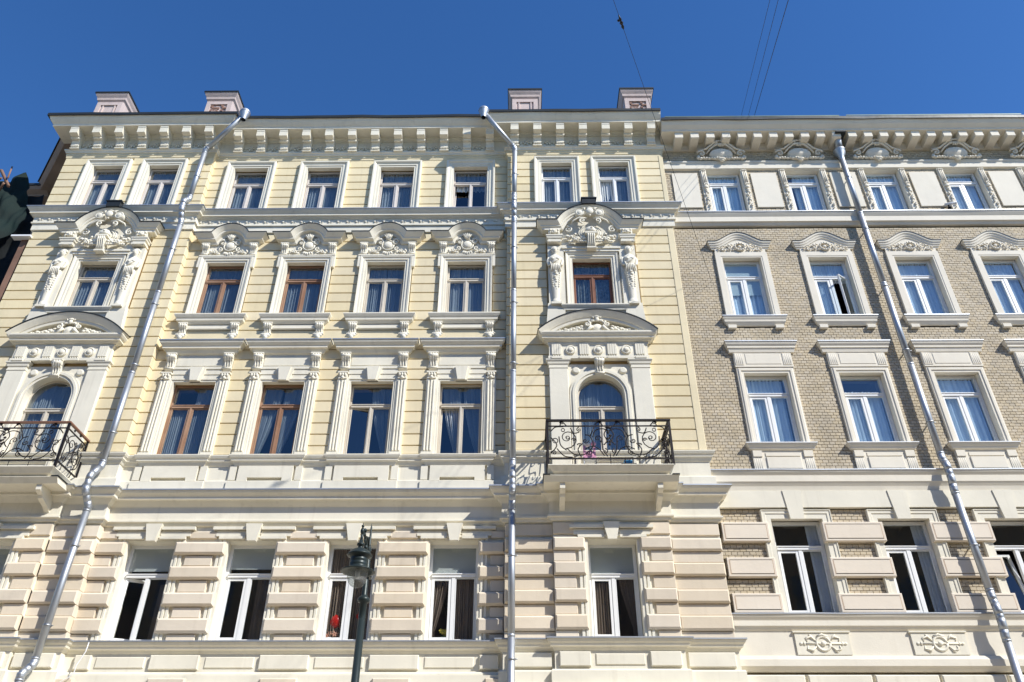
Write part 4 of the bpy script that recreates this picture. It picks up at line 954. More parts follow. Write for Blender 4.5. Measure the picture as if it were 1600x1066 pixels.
# row 4: consoles, panels, cartouches
b = MB(); b.box(-.085, .085, -.04, 0, 16.64, 18.46)
for s in (-.045, .0, .045): b.tube([(s, -.05, 18.40), (s, -.055, 17.9)], .018, 5)
b.blob((-.045, -.06, 18.42), .03, 0, 6, 4); b.blob((.045, -.06, 18.42), .03, 0, 6, 4); b.blob((0, -.06, 18.42), .03, 0, 6, 4)
b.scroll((0, -.07, 17.86), .06, .015, 0, 1.2, .022); b.blob((0, -.07, 17.76), (.07, .04, .05), 0, 7, 5)
for k in range(8): b.blob((.03*sin(k*2.2), -.06, 17.66-.10*k), (.05-.004*k, .035, .04), .6*(-1)**k, 6, 4)
for k in range(6): b.blob((-.03*sin(k*2.2), -.06, 17.61-.10*k), (.03, .03, .03), 0, 5, 4)
c4 = b.mesh('carved_pilaster', GREYST)
b = MB(); b.box(-.36, .36, -.035, .02, 17.02, 18.34); pnl = b.mesh('blank_panel', GREYST)
b = MB()
b.disc((0, -.12, 18.98), [(.34, .12), (.33, .0), (.28, -.03), (0, -.05)], 20, 1, .62)
for s in (-1, 1):
    b.scroll((s*.55, -.10, 19.02), .13, .02, pi*.1, 1.4, .032, mir=s)
    b.tube([(0, -.13, 19.44), (s*.12, -.13, 19.42), (s*.28, -.12, 19.30), (s*.42, -.11, 19.18), (s*.58, -.10, 19.14)], [.03, .035, .03, .03, .02], 6)
    b.tube([(0, -.14, 19.33), (s*.14, -.13, 19.31), (s*.30, -.12, 19.18), (s*.42, -.11, 19.02)], [.03, .03, .025, .02], 6)
    b.scroll((s*.13, -.14, 19.32), .06, .015, pi*.5, 1.2, .022, mir=s)
    for k in range(9): b.blob((s*(.06+.075*k), -.14, 18.82+.012*sin(k*2.5)), (.055, .05, .035), s*.6*(-1)**k, 6, 4)
    b.blob((s*.66, -.12, 18.88), (.05, .04, .07), s*.4, 6, 5); b.blob((s*.60, -.12, 18.84), (.06, .05, .04), 0, 6, 4)
for k in (-1, 0, 1): b.blob((k*.05, -.15, 19.28), (.025, .04, .06), 0, 6, 5)
b.blob((0, -.17, 18.76), (.11, .05, .05), 0, 8, 5); b.blob((0, -.15, 18.70), (.07, .05, .03), 0, 8, 5)
b.v = [(x, y-max(0, z-18.82)*.30, 18.72+(z-18.70)*.86) for x, y, z in b.v]; c4c = b.mesh('cartouche', GREYST)
for x in BW[:5]:
    for s in (-1, 1): bb('x', MB(), GREYST) if False else place('carved_pilaster', c4, BB, (x+s*.575-10, 0, 0))
    place('cartouche', c4c, BB, (x-10, 0, 0))
for p in pn[:6]: place('blank_panel', pnl, BB, ((p[0]+p[1])/2-10, 0, 0))
# row 3
b = frame_mb(.50, 13.18, 15.20, [(-.05, 0), (.05, 0), (.05, .035), (.06, .04), (.06, .175), (0, .18)]); b.poly([(-.66, 15.38), (.66, 15.38), (.66, 15.52), (.45, 15.66), (.2, 15.84), (-.2, 15.84), (-.45, 15.66), (-.66, 15.52)], -.045, .04); f3 = b.mesh('window_surround', GREYST)
n = 24; og = [(-.63+1.26*i/n, 15.70+.30*(sin(pi*i/n)**1.5)) for i in range(n+1)]; og = [(-.70, 15.70)]+og+[(.70, 15.70)]
b = MB(); sweep_xz(b, og, [(0, -.22), (.045, -.22), (.05, -.18), (.07, -.17), (.08, -.13), (.085, -.12), (.095, -.115), (.105, -.07), (.125, -.05), (.128, 0), (0, .03)]); h3 = b.mesh('hood', GREYST)
b = MB(); sweep_xz(b, og, [(.122, -.004), (.142, 0), (.142, .014), (0, .045)]); h3f = b.mesh('hood_flashing', ROOF)
b = MB()
b.tube([(.13*cos(a), -.085, 15.50+.095*sin(a)) for a in [2*pi*i/16 for i in range(17)]], .028, 6)
for k in range(12): b.blob((.13*cos(k*pi/6), -.105, 15.50+.095*sin(k*pi/6)), .024, 0, 5, 4)
b.blob((0, -.08, 15.50), (.05, .03, .04), 0, 8, 5)
for s in (-1, 1):
    b.scroll((s*.27, -.08, 15.48), .075, .012, pi*.3, 1.4, .02, mir=s); b.scroll((s*.44, -.075, 15.445), .055, .01, pi*1.1, 1.3, .018, mir=s)
    for k in range(6): b.blob((s*(.20+.07*k), -.08, 15.56-.022*k+.02*(k % 2)), (.04, .025, .018), s*(.6-.3*(k % 3)), 6, 4); b.blob((s*(.18+.075*k), -.08, 15.41), (.035, .025, .016), s*.4*(-1)**k, 5, 4)
b.v = [(x, y*.95, 15.40+(z-15.38)*1.18) for x, y, z in b.v]; rl3 = b.mesh('relief', GREYST)
b = MB(); shelf(b, .79, [(0, 13.285), (.125, 13.27), (.125, 13.25), (.11, 13.20), (.09, 13.16), (.085, 13.11), (.06, 13.07), (.03, 13.02), (0, 13.01)])
for s in (-1, 1): b.box(s*.58-.10, s*.58+.10, -.085, 0, 12.93, 13.02)
sl3 = b.mesh('sill_shelf', GREYST)
b = MB(); shelf(b, .80, [(0, 13.30), (.137, 13.277), (.137, 13.257), (.128, 13.272), (0, 13.29)]); sl3f = b.mesh('sill_flashing', LEDGE)
# row 2
b = frame_mb(.52, 9.68, 11.64, [(-.05, 0), (.05, 0), (.05, .05), (.07, .06), (.07, .11), (.05, .13), (.05, .15), (0, .16)]); b.box(-.69, .69, -.055, .04, 11.83, 12.22); b.box(-.69, .69, -.07, -.0, 11.80, 11.835); b.cbox(-.42, .42, -.065, -.055, 11.88, 12.17, .008); f2 = b.mesh('window_surround', GREYST)
b = MB()
for k in (-1.5, -.5, .5, 1.5): b.tube([(k*.045, -.0, -.15), (k*.045, -.0, .14)], .017, 5)
b.box(-.10, .10, -.012, 0.02, -.165, .16); flu = b.mesh('fluted_block', GREYST)
b = MB(); shelf(b, .86, [(0, 12.51), (.15, 12.49), (.15, 12.47), (.135, 12.41), (.11, 12.37), (.105, 12.36), (.105, 12.32), (.085, 12.31), (.075, 12.26), (.065, 12.21), (0, 12.20)]); h2 = b.mesh('hood', GREYST)
b = MB(); shelf(b, .87, [(0, 12.525), (.162, 12.496), (.162, 12.474), (.153, 12.49), (0, 12.515)]); h2f = b.mesh('hood_flashing', LEDGE)
b = MB(); shelf(b, .78, [(0, 9.79), (.135, 9.77), (.135, 9.75), (.115, 9.71), (.09, 9.68), (.075, 9.64), (.04, 9.62), (0, 9.61)]); b.box(-.67, .67, -.035, .04, 9.12, 9.62); b.cbox(-.38, .38, -.06, -.035, 9.18, 9.45, .008); b.box(-.38, .38, -.05, -.035, 9.48, 9.56)
for s in (-1, 1): b.box(s*.56-.10, s*.56+.10, -.07, -.035, 9.46, 9.605)
sl2 = b.mesh('apron', GREYST)
b = MB(); shelf(b, .79, [(0, 9.805), (.147, 9.777), (.147, 9.755), (.138, 9.77), (0, 9.795)]); sl2f = b.mesh('sill_flashing', FRW)
# row 1
b = frame_mb(.54, 6.03, 8.03, [(-.05, 0), (.04, 0), (.04, .10), (.055, .11), (.055, .17), (.07, .175), (.07, .19), (0, .20)]); f1 = b.mesh('window_surround', WHITE)
b = MB(); b.poly([(-.14, 8.0), (.14, 8.0), (.205, 8.64), (-.205, 8.64)], -.105, 0); k1 = b.mesh('keystone', WHITE)
b = MB(); b.poly([(-.895, 8.265), (.895, 8.265), (.835-.0, 8.635), (-.895+.06-.0, 8.635)][::1], -.09, .04)
for x in BW[:5]:
    o = place('window_surround', f3, BB, (x-10, 0, 0)); place('hood', h3, o); place('hood_flashing', h3f, o); place('relief', rl3, o); place('sill_shelf', sl3, o); place('sill_flashing', sl3f, o)
    o = place('window_surround', f2, BB, (x-10, 0, 0)); place('hood', h2, o); place('hood_flashing', h2f, o); place('apron', sl2, o); place('sill_flashing', sl2f, o)
    for s in (-1, 1): place('fluted_block', flu, o, (s*.57, -.055, 12.03)); place('fluted_block', flu, o, (s*.57, -.035, 9.30))
    o = place('window_surround', f1, BB, (x-10, 0, 0)); place('keystone', k1, o)
# voussoir slabs, panelled blocks, plaques
for a, c in [(BX0, BW[0])]+list(zip(BW[:-1], BW[1:])):
    x0 = a+.02 if a == BX0 else a+.175; x1 = c-.175
    b = MB(); l0 = x0 if a == BX0 else a+.215
    b.poly([(l0-.055 if a != BX0 else x0, 8.265), (x1+.015, 8.265), (x1-.035, 8.64), (l0 if a != BX0 else x0, 8.64)], -.085, .04); bb('lintel_slab', b, WHITE)
b = MB()
def pblock(x0, x1, z0, z1):
    b = MB(); b.cbox(x0, x1, -.10, .04, z0, z1, .012)
    m = .055
    for (a, c, d, e) in ((x0+m, x1-m, z0+m, z1-m),):
        b.cbox(a+.008, c-.008, -.104, -.098, d+.008, e-.008, .002); 
    o = place('rusticated_block', b.mesh('rusticated_block', PINKST), BWALL)
    g = MB(); bars(g, x0+m-.008, x1-m+.008, z0+m-.008, z1-m+.008, .012, -.1025, -.1005); place('incised_line', g.mesh('incised_line', BEIGEB), o)
for za, zb in ((6.075, 6.45), (6.785, 7.18), (7.52, 7.935)):
    for k, xc in enumerate([4.62]+[x+1.115 for x in BW[:-1]]):
        x0, x1 = xc-.63, xc+.63
        if k == 0: x0, x1 = BX0+.08, 5.25-.09
        pblock(x0, x1, za, zb)
for x in BW[:5]:
    b = MB(); b.box(-.52, .52, -.07, .04, 5.29, 5.70); b.box(-.55, .55, -.09, .04, 5.70, 5.73)
    o = place('plaque', b.mesh('plaque', WHITE), BB, (x-.0-10+.0, -.0, 0))
    b = MB()
    b.tube([(.13*cos(a), -.125, 5.495+.13*sin(a)) for a in [2*pi*i/16 for i in range(17)]], .028, 6)
    b.tube([(-.42, -.13, 5.495), (.42, -.13, 5.495)], .018, 6); b.blob((0, -.14, 5.495), (.05, .03, .045), 0, 8, 5)
    for s in (-1, 1):
        b.blob((s*.42, -.13, 5.495), (.04, .02, .03), 0, 6, 4); b.blob((s*.36, -.13, 5.495), (.025, .02, .04), 0, 6, 4)
        for t in (-1, 1):
            b.tube([(s*.14, -.13, 5.495+t*.05), (s*.22, -.14, 5.495+t*.13), (s*.32, -.13, 5.495+t*.10), (s*.30, -.13, 5.495+t*.04)], [.012, .025, .018, .01], 5)
            b.blob((s*.22, -.13, 5.495+t*.14), (.05, .02, .022), s*t*.6, 6, 4)
    b.tube([(-.1, -.13, 5.62), (0, -.14, 5.66), (.1, -.13, 5.62)], .025, 5)
    b.v = [(x_, -.06+(y_+.11)*.75, z_) for x_, y_, z_ in b.v]; place('relief', b.mesh('relief', WHITE), o)
# base
b = MB(); b.box(BX0, BX1, .0, .5, 0, 4.95); bb('base_wall', b, WHITE)
k = 0; x = BX0+.02
sp = [0.0]
for j in range(14):
    for i in range(12):
        xa = BX0+.03+i*1.25+(.6 if j % 2 else 0); z1 = 4.93-j*.36
        if xa+1.2 > BX1 or z1 < .4: continue
        if j < 1: 
            b = MB().cbox(xa, xa+1.19, -.08, .02, z1-.34, z1, .02); place('base_block', b.mesh('base_block', WHITE), BWALL)
b = MB()
for j in range(1, 13):
    for i in range(12):
        xa = BX0+.03+i*1.25+(.6 if j % 2 else 0); z1 = 4.93-j*.36
        if xa+1.2 > BX1: continue
        b.cbox(xa, xa+1.19, -.08, .02, z1-.34, z1, .02)
place('base_courses', b.mesh('base_courses', WHITE), BWALL, kind='stuff')
# windows
WB = .13
fullb = [('full', -.88, .88, .02, .97, SHEERB)]
def V(x, y, *a, **k): return window(BB, x-10, y, *a, **k)
for i, x in enumerate(BW[:5]):
    V(x, WB+.02, 16.68, 18.46, .47, 18.03, FRW, 'pvc', gl=GLASSB, cur=fullb if i in (0, 2, 3) else [('full', -.5, .88, .02, .97, SHEERB)])
    V(x, WB, 13.22, 15.20, .49, 14.62, FRW, 'pvc', gl=GLASSB, cur=[('full', -.9, .88, .02, .97, SHEERB)] if i != 1 else [('full', -.9, -.05, .02, .97, SHEERB), ('full', -.05, .88, .66, .97, SHEERB)], open_=(1, -radians(38), 'side') if i == 1 else None, blind=.55 if i == 0 else 0)
    V(x, WB, 9.72, 11.64, .51, 11.12, FRW, 'pvc', gl=GLASSB, cur=[('full', (-.9, -.9, -.9, .05, -.9)[i], .80, .02, (.97, .80, .97, .97, .97)[i], SHEERB)])
    V(x, WB+.03, 6.06, 8.03, .53, 7.45, FRW, 'pvc', gl=GLASSC, cur=[('full', .45, .92, .02, .97, SHEERB)] if i < 2 else None, open_=(0, radians(10), 'tilt') if i == 2 else None)
b = MB(); b.box(BX0, BX1, 7.8, 8, 0, 20); b.box(BX1-.3, BX1, .5, 7.8, 0, 19.8); b.box(BX0, BX1-.31, 3.5, 3.6, 5, 19.4)
for z in (5.6, 9.0, 12.75, 16.3, 19.5): b.box(BX0, BX1-.31, .5, 7.8, z-.28, z)
for x in BW[:-1]: b.box(x+1.06, x+1.16, .52, 3.5, 5, 19.4)
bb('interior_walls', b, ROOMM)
b = MB(); sweep_xy(b, BPATH, [(-4, 21.2), (-.3, 20.05)]); b.box(BX0, BX1, 4, 7.9, 19.8, 20.9); bb('roof', b, ROOF)
# ------------------------------------------------------------------ downpipes
def bracket_clamp(b, x, y, z, r): b.lathe([(r+.001, -.018), (r+.012, -.018), (r+.012, .018), (r+.001, .018)], (x, y, z), 14); b.box(x-.01, x+.01, y+r, .02, z-.012, z+.012); b.tube([(x+r, y, z), (x+r+.05, y-.01, z)], .012, 6)
def downpipe(label, pts, r, head, headstyle='ball'):
    """pts: list of points top to bottom"""
    t = thing('drainpipe', label, 'drainpipe', (pts[-1][0], pts[-1][1], 0), 'drainpipes running down the facades'); L = t.location
    loc = (-L[0], -L[1], 0)
    for a, c in zip(pts, pts[1:]):
        A_, C_ = Vector(a), Vector(c); d = (C_-A_); ln = d.length; d.normalize()
        n = max(1, int(ln/2.0))
        for i in range(n):
            p, q = A_+d*(ln*i/n), A_+d*(ln*(i+1)/n); b = MB(); b.tube([p, q+d*.0], r, 18)
            if i or ln > 1: b.tube([p-d*.02, p-d*.018, p+d*.03, p+d*.032], [r, r+.004, r+.004, r], 18)
            b.build('pipe_section', ZINC, t, loc)
    for k in range(1, len(pts)-1):
        a, p, c = Vector(pts[k-1]), Vector(pts[k]), Vector(pts[k+1]); u = (a-p).normalized()*.10; v = (c-p).normalized()*.10
        b = MB(); b.tube([p+u, p+u*.25, p+v*.25, p+v], r+.004, 18)
        for q, dd, nb in ((p+u, u.normalized(), a), (p+v, v.normalized(), c)):
            if (nb-p).length > 1: b.tube([q-dd*.01, q-dd*.008, q+dd*.02, q+dd*.022], [r+.004, r+.009, r+.009, r+.004], 18)
        b.build('elbow', ZINC, t, loc)
    for a, c in zip(pts, pts[1:]):
        if abs(a[2]-c[2]) > 1.5 and abs(a[0]-c[0]) < .2:
            n = max(1, round((a[2]-c[2])/2.0))
            for i in range(n):
                f = (i+.55)/n; b = MB(); bracket_clamp(b, a[0]+(c[0]-a[0])*f, a[1]+(c[1]-a[1])*f, a[2]+(c[2]-a[2])*f, r); b.build('pipe_clamp', ZINCD, t, loc)
    x, y, z = pts[0]
    b = MB()
    if headstyle == 'ball': b.lathe([(r, -.22), (r+.01, -.16), (.11, -.06), (.14, .03), (.145, .08), (.13, .14), (.09, .18), (.08, .2), (.0, .21)], (x, y, z), 18); b.lathe([(.147, .05), (.157, .07), (.147, .09)], (x, y, z), 18)
    else:
        b.lathe([(r, -.35), (r+.01, -.22), (.15, -.10), (.155, -.02), (.17, .0), (.17, .03), (.13, .04), (.12, .06)], (x, y, z), 18)
    b.build('hopper_head', ZINC, t, loc)
    if headstyle != 'ball':
        b = MB(); b.tube([(x, y, z+.03), (x-.02, y-.10, z+.22), (x-.04, y-.22, z+.45)], [.12, .11, .10], 12); b.build('outlet_spout', ZINCD, t, loc)
        b = MB(); b.box(x-.14, x+.16, y-.40, y+.15, z+.40, z+.43); b.build('rust_stain_plate', ROOF, t, loc)
    return t
TL = downpipe('galvanised drainpipe crossing the corner of the left bay, its top bent out to the eave', [(-7.91, -.86, 20.0), (-9.0, -.36, 19.05), (-9.04, -.33, 17.15), (-9.05, -.52, 16.90), (-9.05, -.52, 16.62), (-9.05, -.34, 16.3), (-9.08, -.33, 9.15), (-9.10, -.60, 8.80), (-9.10, -.60, 8.46), (-9.05, -.40, 8.2), (-9.12, -.40, 5.05), (-9.2, -.55, 4.85), (-9.2, -.55, .3)], .072, 1)
TM = downpipe('straight galvanised drainpipe beside the middle bay with the balcony', [(-1.01, -.86, 20.02), (-.12, -.36, 19.05), (-.14, -.33, 17.15), (-.14, -.52, 16.90), (-.14, -.52, 16.62), (-.14, -.34, 16.3), (-.17, -.33, 9.15), (-.17, -.58, 8.80), (-.17, -.58, 8.46), (-.18, -.40, 8.2), (-.21, -.40, .3)], .07, 1)
TR = downpipe('galvanised drainpipe running down the tan brick wall from a rusty outlet', [(9.17, -.19, 19.02), (9.16, -.19, 9.35), (9.16, -.29, 9.12), (9.16, -.29, 8.80), (9.16, -.25, 8.6), (9.19, -.25, 6.35), (9.19, -.30, 6.08), (9.19, -.30, 5.8), (9.19, -.26, 5.6), (9.17, -.26, .3)], .075, 1, 'cone')

# ------------------------------------------------------------------ street lamp
LX, LY = -2.16, -5.0
SL = thing('street_lamp', 'black ornate street lamp with a hanging glass lantern, in front of the third lower window', 'street lamp', (LX, LY, 0))
MB().lathe([(.16, 0), (.16, .5), (.11, .6), (.10, 1.0), (.065, 1.1), (.058, 2.4), (.050, 4.62), (.0, 4.62)], (0, 0, 0), 18).build('post', LAMPG, SL)
MB().lathe([(.05, 4.50), (.05, 4.71), (.075, 4.72), (.088, 4.75), (.075, 4.78), (.05, 4.80), (.04, 4.82), (.038, 5.30), (.03, 5.32)], (0, 0, .12), 16).build('upper_post', LAMPG, SL)
b = MB().lathe([(.03, 5.30), (.055, 5.34), (.03, 5.38), (.022, 5.42), (.04, 5.46), (.018, 5.52), (.014, 5.78), (.0, 5.86)], (0, 0, .12), 12)
b.build('finial', LAMPG, SL)
AX, AY = -.05, -.36   # lantern axis offset from the post
b = MB(); ux = Vector((AX, AY, 0)).normalized()
def P3_(t, z): return (ux.x*t, ux.y*t, z)
b.tube([P3_(.03, 5.20), P3_(.10, 5.34), P3_(.10, 5.46), P3_(.04, 5.54)], [.020, .024, .018, .012], 8)
b.tube([P3_(.03, 5.36), P3_(.14, 5.60), P3_(.26, 5.72), P3_(.36, 5.66), P3_(.365, 5.56)], [.022, .024, .02, .02, .018], 8)
b.tube([P3_(.03, 5.62), P3_(.10, 5.72), P3_(.20, 5.70), P3_(.22, 5.62), P3_(.17, 5.58)], [.018, .018, .014, .012, .01], 8)
b.tube([P3_(.0, 5.18), P3_(.0, 5.26)], .075, 10); b.blob(P3_(.10, 5.40), (.04, .05, .05)); b.blob(P3_(.14, 5.56), (.035, .05, .04)); b.blob(P3_(.05, 5.50), (.05, .06, .035))
b.blob(P3_(.36, 5.72), (.03, .03, .05)); b.blob(P3_(.36, 5.79), .022); b.tube([P3_(.36, 5.72), P3_(.36, 5.84)], [.012, .004], 6); b.blob(P3_(.25, 5.77), (.03, .03, .03))
b.build('scroll_arm', LAMPG, SL)
zt = 5.57
b = MB().lathe([(.0, zt+.02), (.025, zt+.02), (.03, zt-0.024), (.05, zt-0.032), (.055, zt-0.056), (.035, zt-0.064), (.035, zt-0.104), (.09, zt-0.120), (.13, zt-0.144), (.165, zt-0.188), (.175, zt-0.200), (.16, zt-0.216), (.125, zt-0.232), (.118, zt-0.248), (.128, zt-0.264), (.128, zt-0.288), (.118, zt-0.300), (.128, zt-0.312), (.128, zt-0.344), (.12, zt-0.360), (.16, zt-0.388), (.225, zt-0.416), (.232, zt-0.428), (.20, zt-0.428), (.13, zt-0.400), (.0, zt-0.392)], (AX, AY, 0), 26)
b.build('lantern_housing', LAMPG, SL)
MB().lathe([(.134, zt-0.412), (.137, zt-0.464), (.135, zt-0.512), (.118, zt-0.568), (.085, zt-0.612), (.04, zt-0.636), (.0, zt-0.640)], (AX, AY, 0), 24).build('glass_globe', LGLASS, SL)
MB().lathe([(.0, zt-0.400), (.03, zt-0.408), (.035, zt-0.448), (.03, zt-0.496), (.015, zt-0.520), (0, zt-0.524)], (AX, AY, 0), 12).build('bulb', WPL, SL)

# ------------------------------------------------------------------ overhead wires
camloc = Vector((0, -16, 1.6))
def pix(x, y, Y):
    d = F*1245+R2*(x-800)-U2*(y-533); t = (Y+16)/d.y; return camloc+d*t
def wire(label, a, c, r, ext=1.0, group=None, name='overhead_wire', sag=.25):
    """a anchored far end, c a point nearer the viewer; carries on past c over the street"""
    a, c = Vector(a), Vector(c); e = c+(c-a)*ext; n = 40; pts = []
    for i in range(n+1):
        t = i/n; p = a.lerp(e, t); p.z -= sag*4*t*(1-t); pts.append(p)
    o = MB().tube(pts, r, 6).build(name, WIREM); tag(o, label, 'wire', group); return o
w1 = wire('thin wire with a small insulator crossing the sky and the middle bay', pix(1112, 440, -.06), pix(957, -4, -6), .005, 1.0, sag=0)
wr = 'overhead wires above the brick building'
wire('leftmost of the three thin wires rising from the brick building roof', pix(1156, 190, .6), pix(1204, -4, -7), .0045, 1.2, wr, sag=0)
wire('middle one of the three thin wires rising from the brick building roof', pix(1167, 190, .6), pix(1217, -4, -7), .005, 1.2, wr, sag=0)
wire('rightmost and thickest of the three wires rising from the brick building roof', pix(1176, 190, .6), pix(1233, -4, -7), .007, 1.2, wr, sag=0)
# insulator: on the first wire
A0, C0 = pix(1112, 440, -.06), pix(957, -4, -6); q = A0.lerp(C0, .925); dd = (C0-A0).normalized()
b = MB(); b.tube([q-dd*.16, q-dd*.10, q-dd*.06, q-dd*.02, q+dd*.02, q+dd*.06, q+dd*.10, q+dd*.16], [.012, .035, .02, .045, .02, .035, .02, .010], 10)
b.blob(tuple(q+Vector((-.05, 0, .06))), (.035, .03, .03)); o = b.build('insulator', BLACK); tag(o, 'small dark insulator strung on the wire high in the sky', 'insulator')
# loose cables at the lower left
b = MB(); pts = [pix(x, y, -.30) for x, y in ((139, 1004), (134, 1018), (126, 1030), (119, 1040), (116, 1050), (108, 1058), (98, 1063), (80, 1075))]; b.tube(pts, .010, 6)
o = b.build('loose_cable', WPL); tag(o, 'pale cable looping down the ledge at the foot of the left drainpipe', 'cable')
# string on the first-floor ledge flashing small wall bits: camera
cp = pix(1484, 326, -.10)
SCAM = thing('security_camera', 'white security camera on the brick building ledge below the fourth top window', 'security camera', tuple(cp))
b = MB().lathe([(.05, 0), (.05, .02), (.02, .03), (.02, .10)], (0, 0, .02), 12); b.build('camera_mount', BLACK, SCAM)
b = MB(); d_ = Vector((.75, -.55, -.28)).normalized(); q0 = Vector((0, 0, .16)); b.tube([q0-d_*.08, q0+d_*.20], .042, 12); b.build('camera_body', WPL, SCAM)
b = MB(); b.tube([q0+d_*.20, q0+d_*.205], .034, 12); b.build('lens', BLACK, SCAM)

# ------------------------------------------------------------------ things in the windows
def setdown(name, label, cat, parts, loc, group=None):
    if len(parts) == 1:
        o = parts[0][1].build(name, parts[0][2], None, loc); return tag(o, label, cat, group)
    t = thing(name, label, cat, loc, group)
    for n_, b, m in parts: b.build(n_, m, t)
    return t
def balloon(x, y, z, r, m, label): 
    b = MB().blob((0, 0, 0), (r, r, r*1.18), 0, 16, 12); b.blob((0, 0, -r*1.22), (.015, .015, .02), 0, 6, 4)
    o = b.build('balloon', m, None, (x, y, z)); tag(o, label, 'balloon', 'balloons behind the third lower window'); 
balloon(-3.72, .36, 6.02, .13, RED, 'bright red balloon behind the left pane of the third lower window')
balloon(-3.26, .40, 6.12, .12, RED, 'dark red balloon behind the right pane, partly hidden by the lamp post')
balloon(-3.42, .58, 6.12, .12, BLUE, 'dark blue balloon between the two red balloons')
balloon(-3.10, .56, 6.14, .13, BLUE, 'blue balloon at the right edge of the third lower window')
def flowers(name, label, x, y, z, m, n, w_, h_, seed):
    r_ = random.Random(seed); b = MB(); st = MB()
    for k in range(n):
        a = (r_.uniform(-w_, w_), r_.uniform(-.04, .04), h_+r_.uniform(-.05, .04))
        for j in range(5): b.blob((a[0]+.028*cos(j*1.26+k), a[1]-.01, a[2]+.028*sin(j*1.26+k)), (.026, .018, .018), j*1.26+k, 6, 4)
        st.tube([(a[0]*.3, 0, 0), (a[0]*.7, 0, h_*.5), a], .006, 4); st.blob((a[0]*.8+.03, 0, h_*.55), (.035, .01, .015), r_.uniform(-1, 1), 6, 4)
    pot = MB().lathe([(.0, 0), (.05, 0), (.065, .09), (.07, .10), (.06, .10), (.0, .09)], (0, 0, 0), 12)
    setdown(name, label, 'flowers', [('petals', b, m), ('stems', st, LEAF), ('vase', pot, WPL)], (x, y, z))
flowers('bouquet', 'peach coloured flowers at the foot of the left pane, under the red balloon', -3.80, .30, 5.60, PEACH, 14, .18, .17, 1)
flowers('potted_flower', 'yellow flower on the sill of the lower window nearest the middle drainpipe', -1.58, .32, 5.60, YPET, 5, .08, .22, 2)
flowers('potted_flower', 'small reddish flower at the foot of the right pane beside the yellow flower', -1.30, .42, 5.60, plain('red_petal', (.45, .12, .08)), 3, .06, .10, 3)
b = MB()
for k in range(9): b.tube([(.02*sin(k), 0, 0), (.05*sin(k*1.7), 0, .15), (.16*sin(k*1.1), .02*cos(k), .30+.03*cos(k*2))], [.03, .05, .012], 6)
o = b.build('wrapped_bouquet', plain('cellophane', (.55, .6, .6), .2), None, (-3.35, .44, 5.60)); tag(o, 'clear wrapped bouquet behind the right pane of the third lower window', 'bouquet')
b = MB().lathe([(0, 0), (.035, 0), (.04, .02), (.04, .10), (.02, .13), (.015, .16)], (0, 0, 0), 12); b2 = MB().box(-.05, .03, -.02, .02, .16, .19); b2.tube([(0, 0, .15), (0, 0, .17)], .012, 8)
setdown('pump_bottle', 'green pump bottle on the sill of the second balcony-level window', 'bottle', [('bottle_body', b, GREENP), ('pump', b2, GREENP)], (-5.86, .30, 9.555))
b = MB().box(-.03, .03, -.01, .01, -.04, .04); b.blob((0, -.015, 0), (.02, .01, .02)); o = b.build('window_decoration', PINK, None, (-5.50, .30, 9.95)); tag(o, 'small pink decoration hanging behind the brown framed window', 'decoration')
b = MB().blob((0, 0, .09), (.06, .05, .09)); b.blob((0, 0, .21), .045); b.blob((.04, 0, .28), (.02, .02, .05)); b.blob((-.04, 0, .28), (.02, .02, .05)); o = b.build('toy_figure', WPL, None, (-5.98, .33, 9.78)); tag(o, 'white figure stuck inside the second balcony-level window, left of the green bottle', 'figurine')
for x, gx in ((MIDX[1], -.30), (MIDX[2], -.28), (MIDX[3], -.24)):
    pass
# things on the middle balcony
b = MB(); b.blob((0, 0, .16), (.16, .12, .14), 0, 10, 8); b.box(-.18, .18, -.10, .10, .0, .10); b.box(-.17, -.11, -.08, .08, .1, .42); b.box(.11, .17, -.08, .08, .1, .42)
b2 = MB().blob((-.07, -.04, .48), (.10, .08, .07), 0, 10, 8); b3 = MB().blob((.12, -.04, .50), (.08, .07, .07), 0, 10, 8)
b4 = MB().box(-.2, .2, -.12, .12, -.03, 0)
for sx_ in (-.17, .15): b4.box(sx_, sx_+.02, -.1, .1, -.30, -.03)
for q_ in (b, b2, b3, b4): q_.v = [(x*.75, y*.75, z*.75 if z > 0 else z*.8) for x, y, z in q_.v]
setdown('toy_ride', 'pink plastic toy with a white top standing on the middle balcony', 'toy', [('toy_body', b, PINK), ('toy_head', b2, WPL), ('toy_bow', b3, PINK), ('toy_stool', b4, WPL)], (CR-.40, PY-.58, 9.04))
o = MB().cbox(-.085, .085, -.07, .07, 0, .12, .01).build('plastic_crate', CYAN, None, (CR+.42, PY-.42, 8.981)); tag(o, 'blue plastic box behind the right half of the middle balcony railing', 'box')
b = MB().cbox(-.16, .16, -.14, .14, 0, .18, .015); o = b.build('black_case', BLACK, None, (CR+.42, PY-.45, 8.80)); tag(o, 'black case on the floor of the middle balcony under the blue box', 'case')
b = MB().lathe([(0, 0), (.10, 0), (.16, .05), (.17, .12), (.10, .16), (.02, .17), (.0, .17)], (0, 0, 0), 16); o = b.build('ceiling_lamp', plain('amber_glass', (.55, .48, .15), .3), None, (-5.32, .95, 7.02)); tag(o, 'dull yellow ceiling lamp seen inside the second lower window', 'lamp')

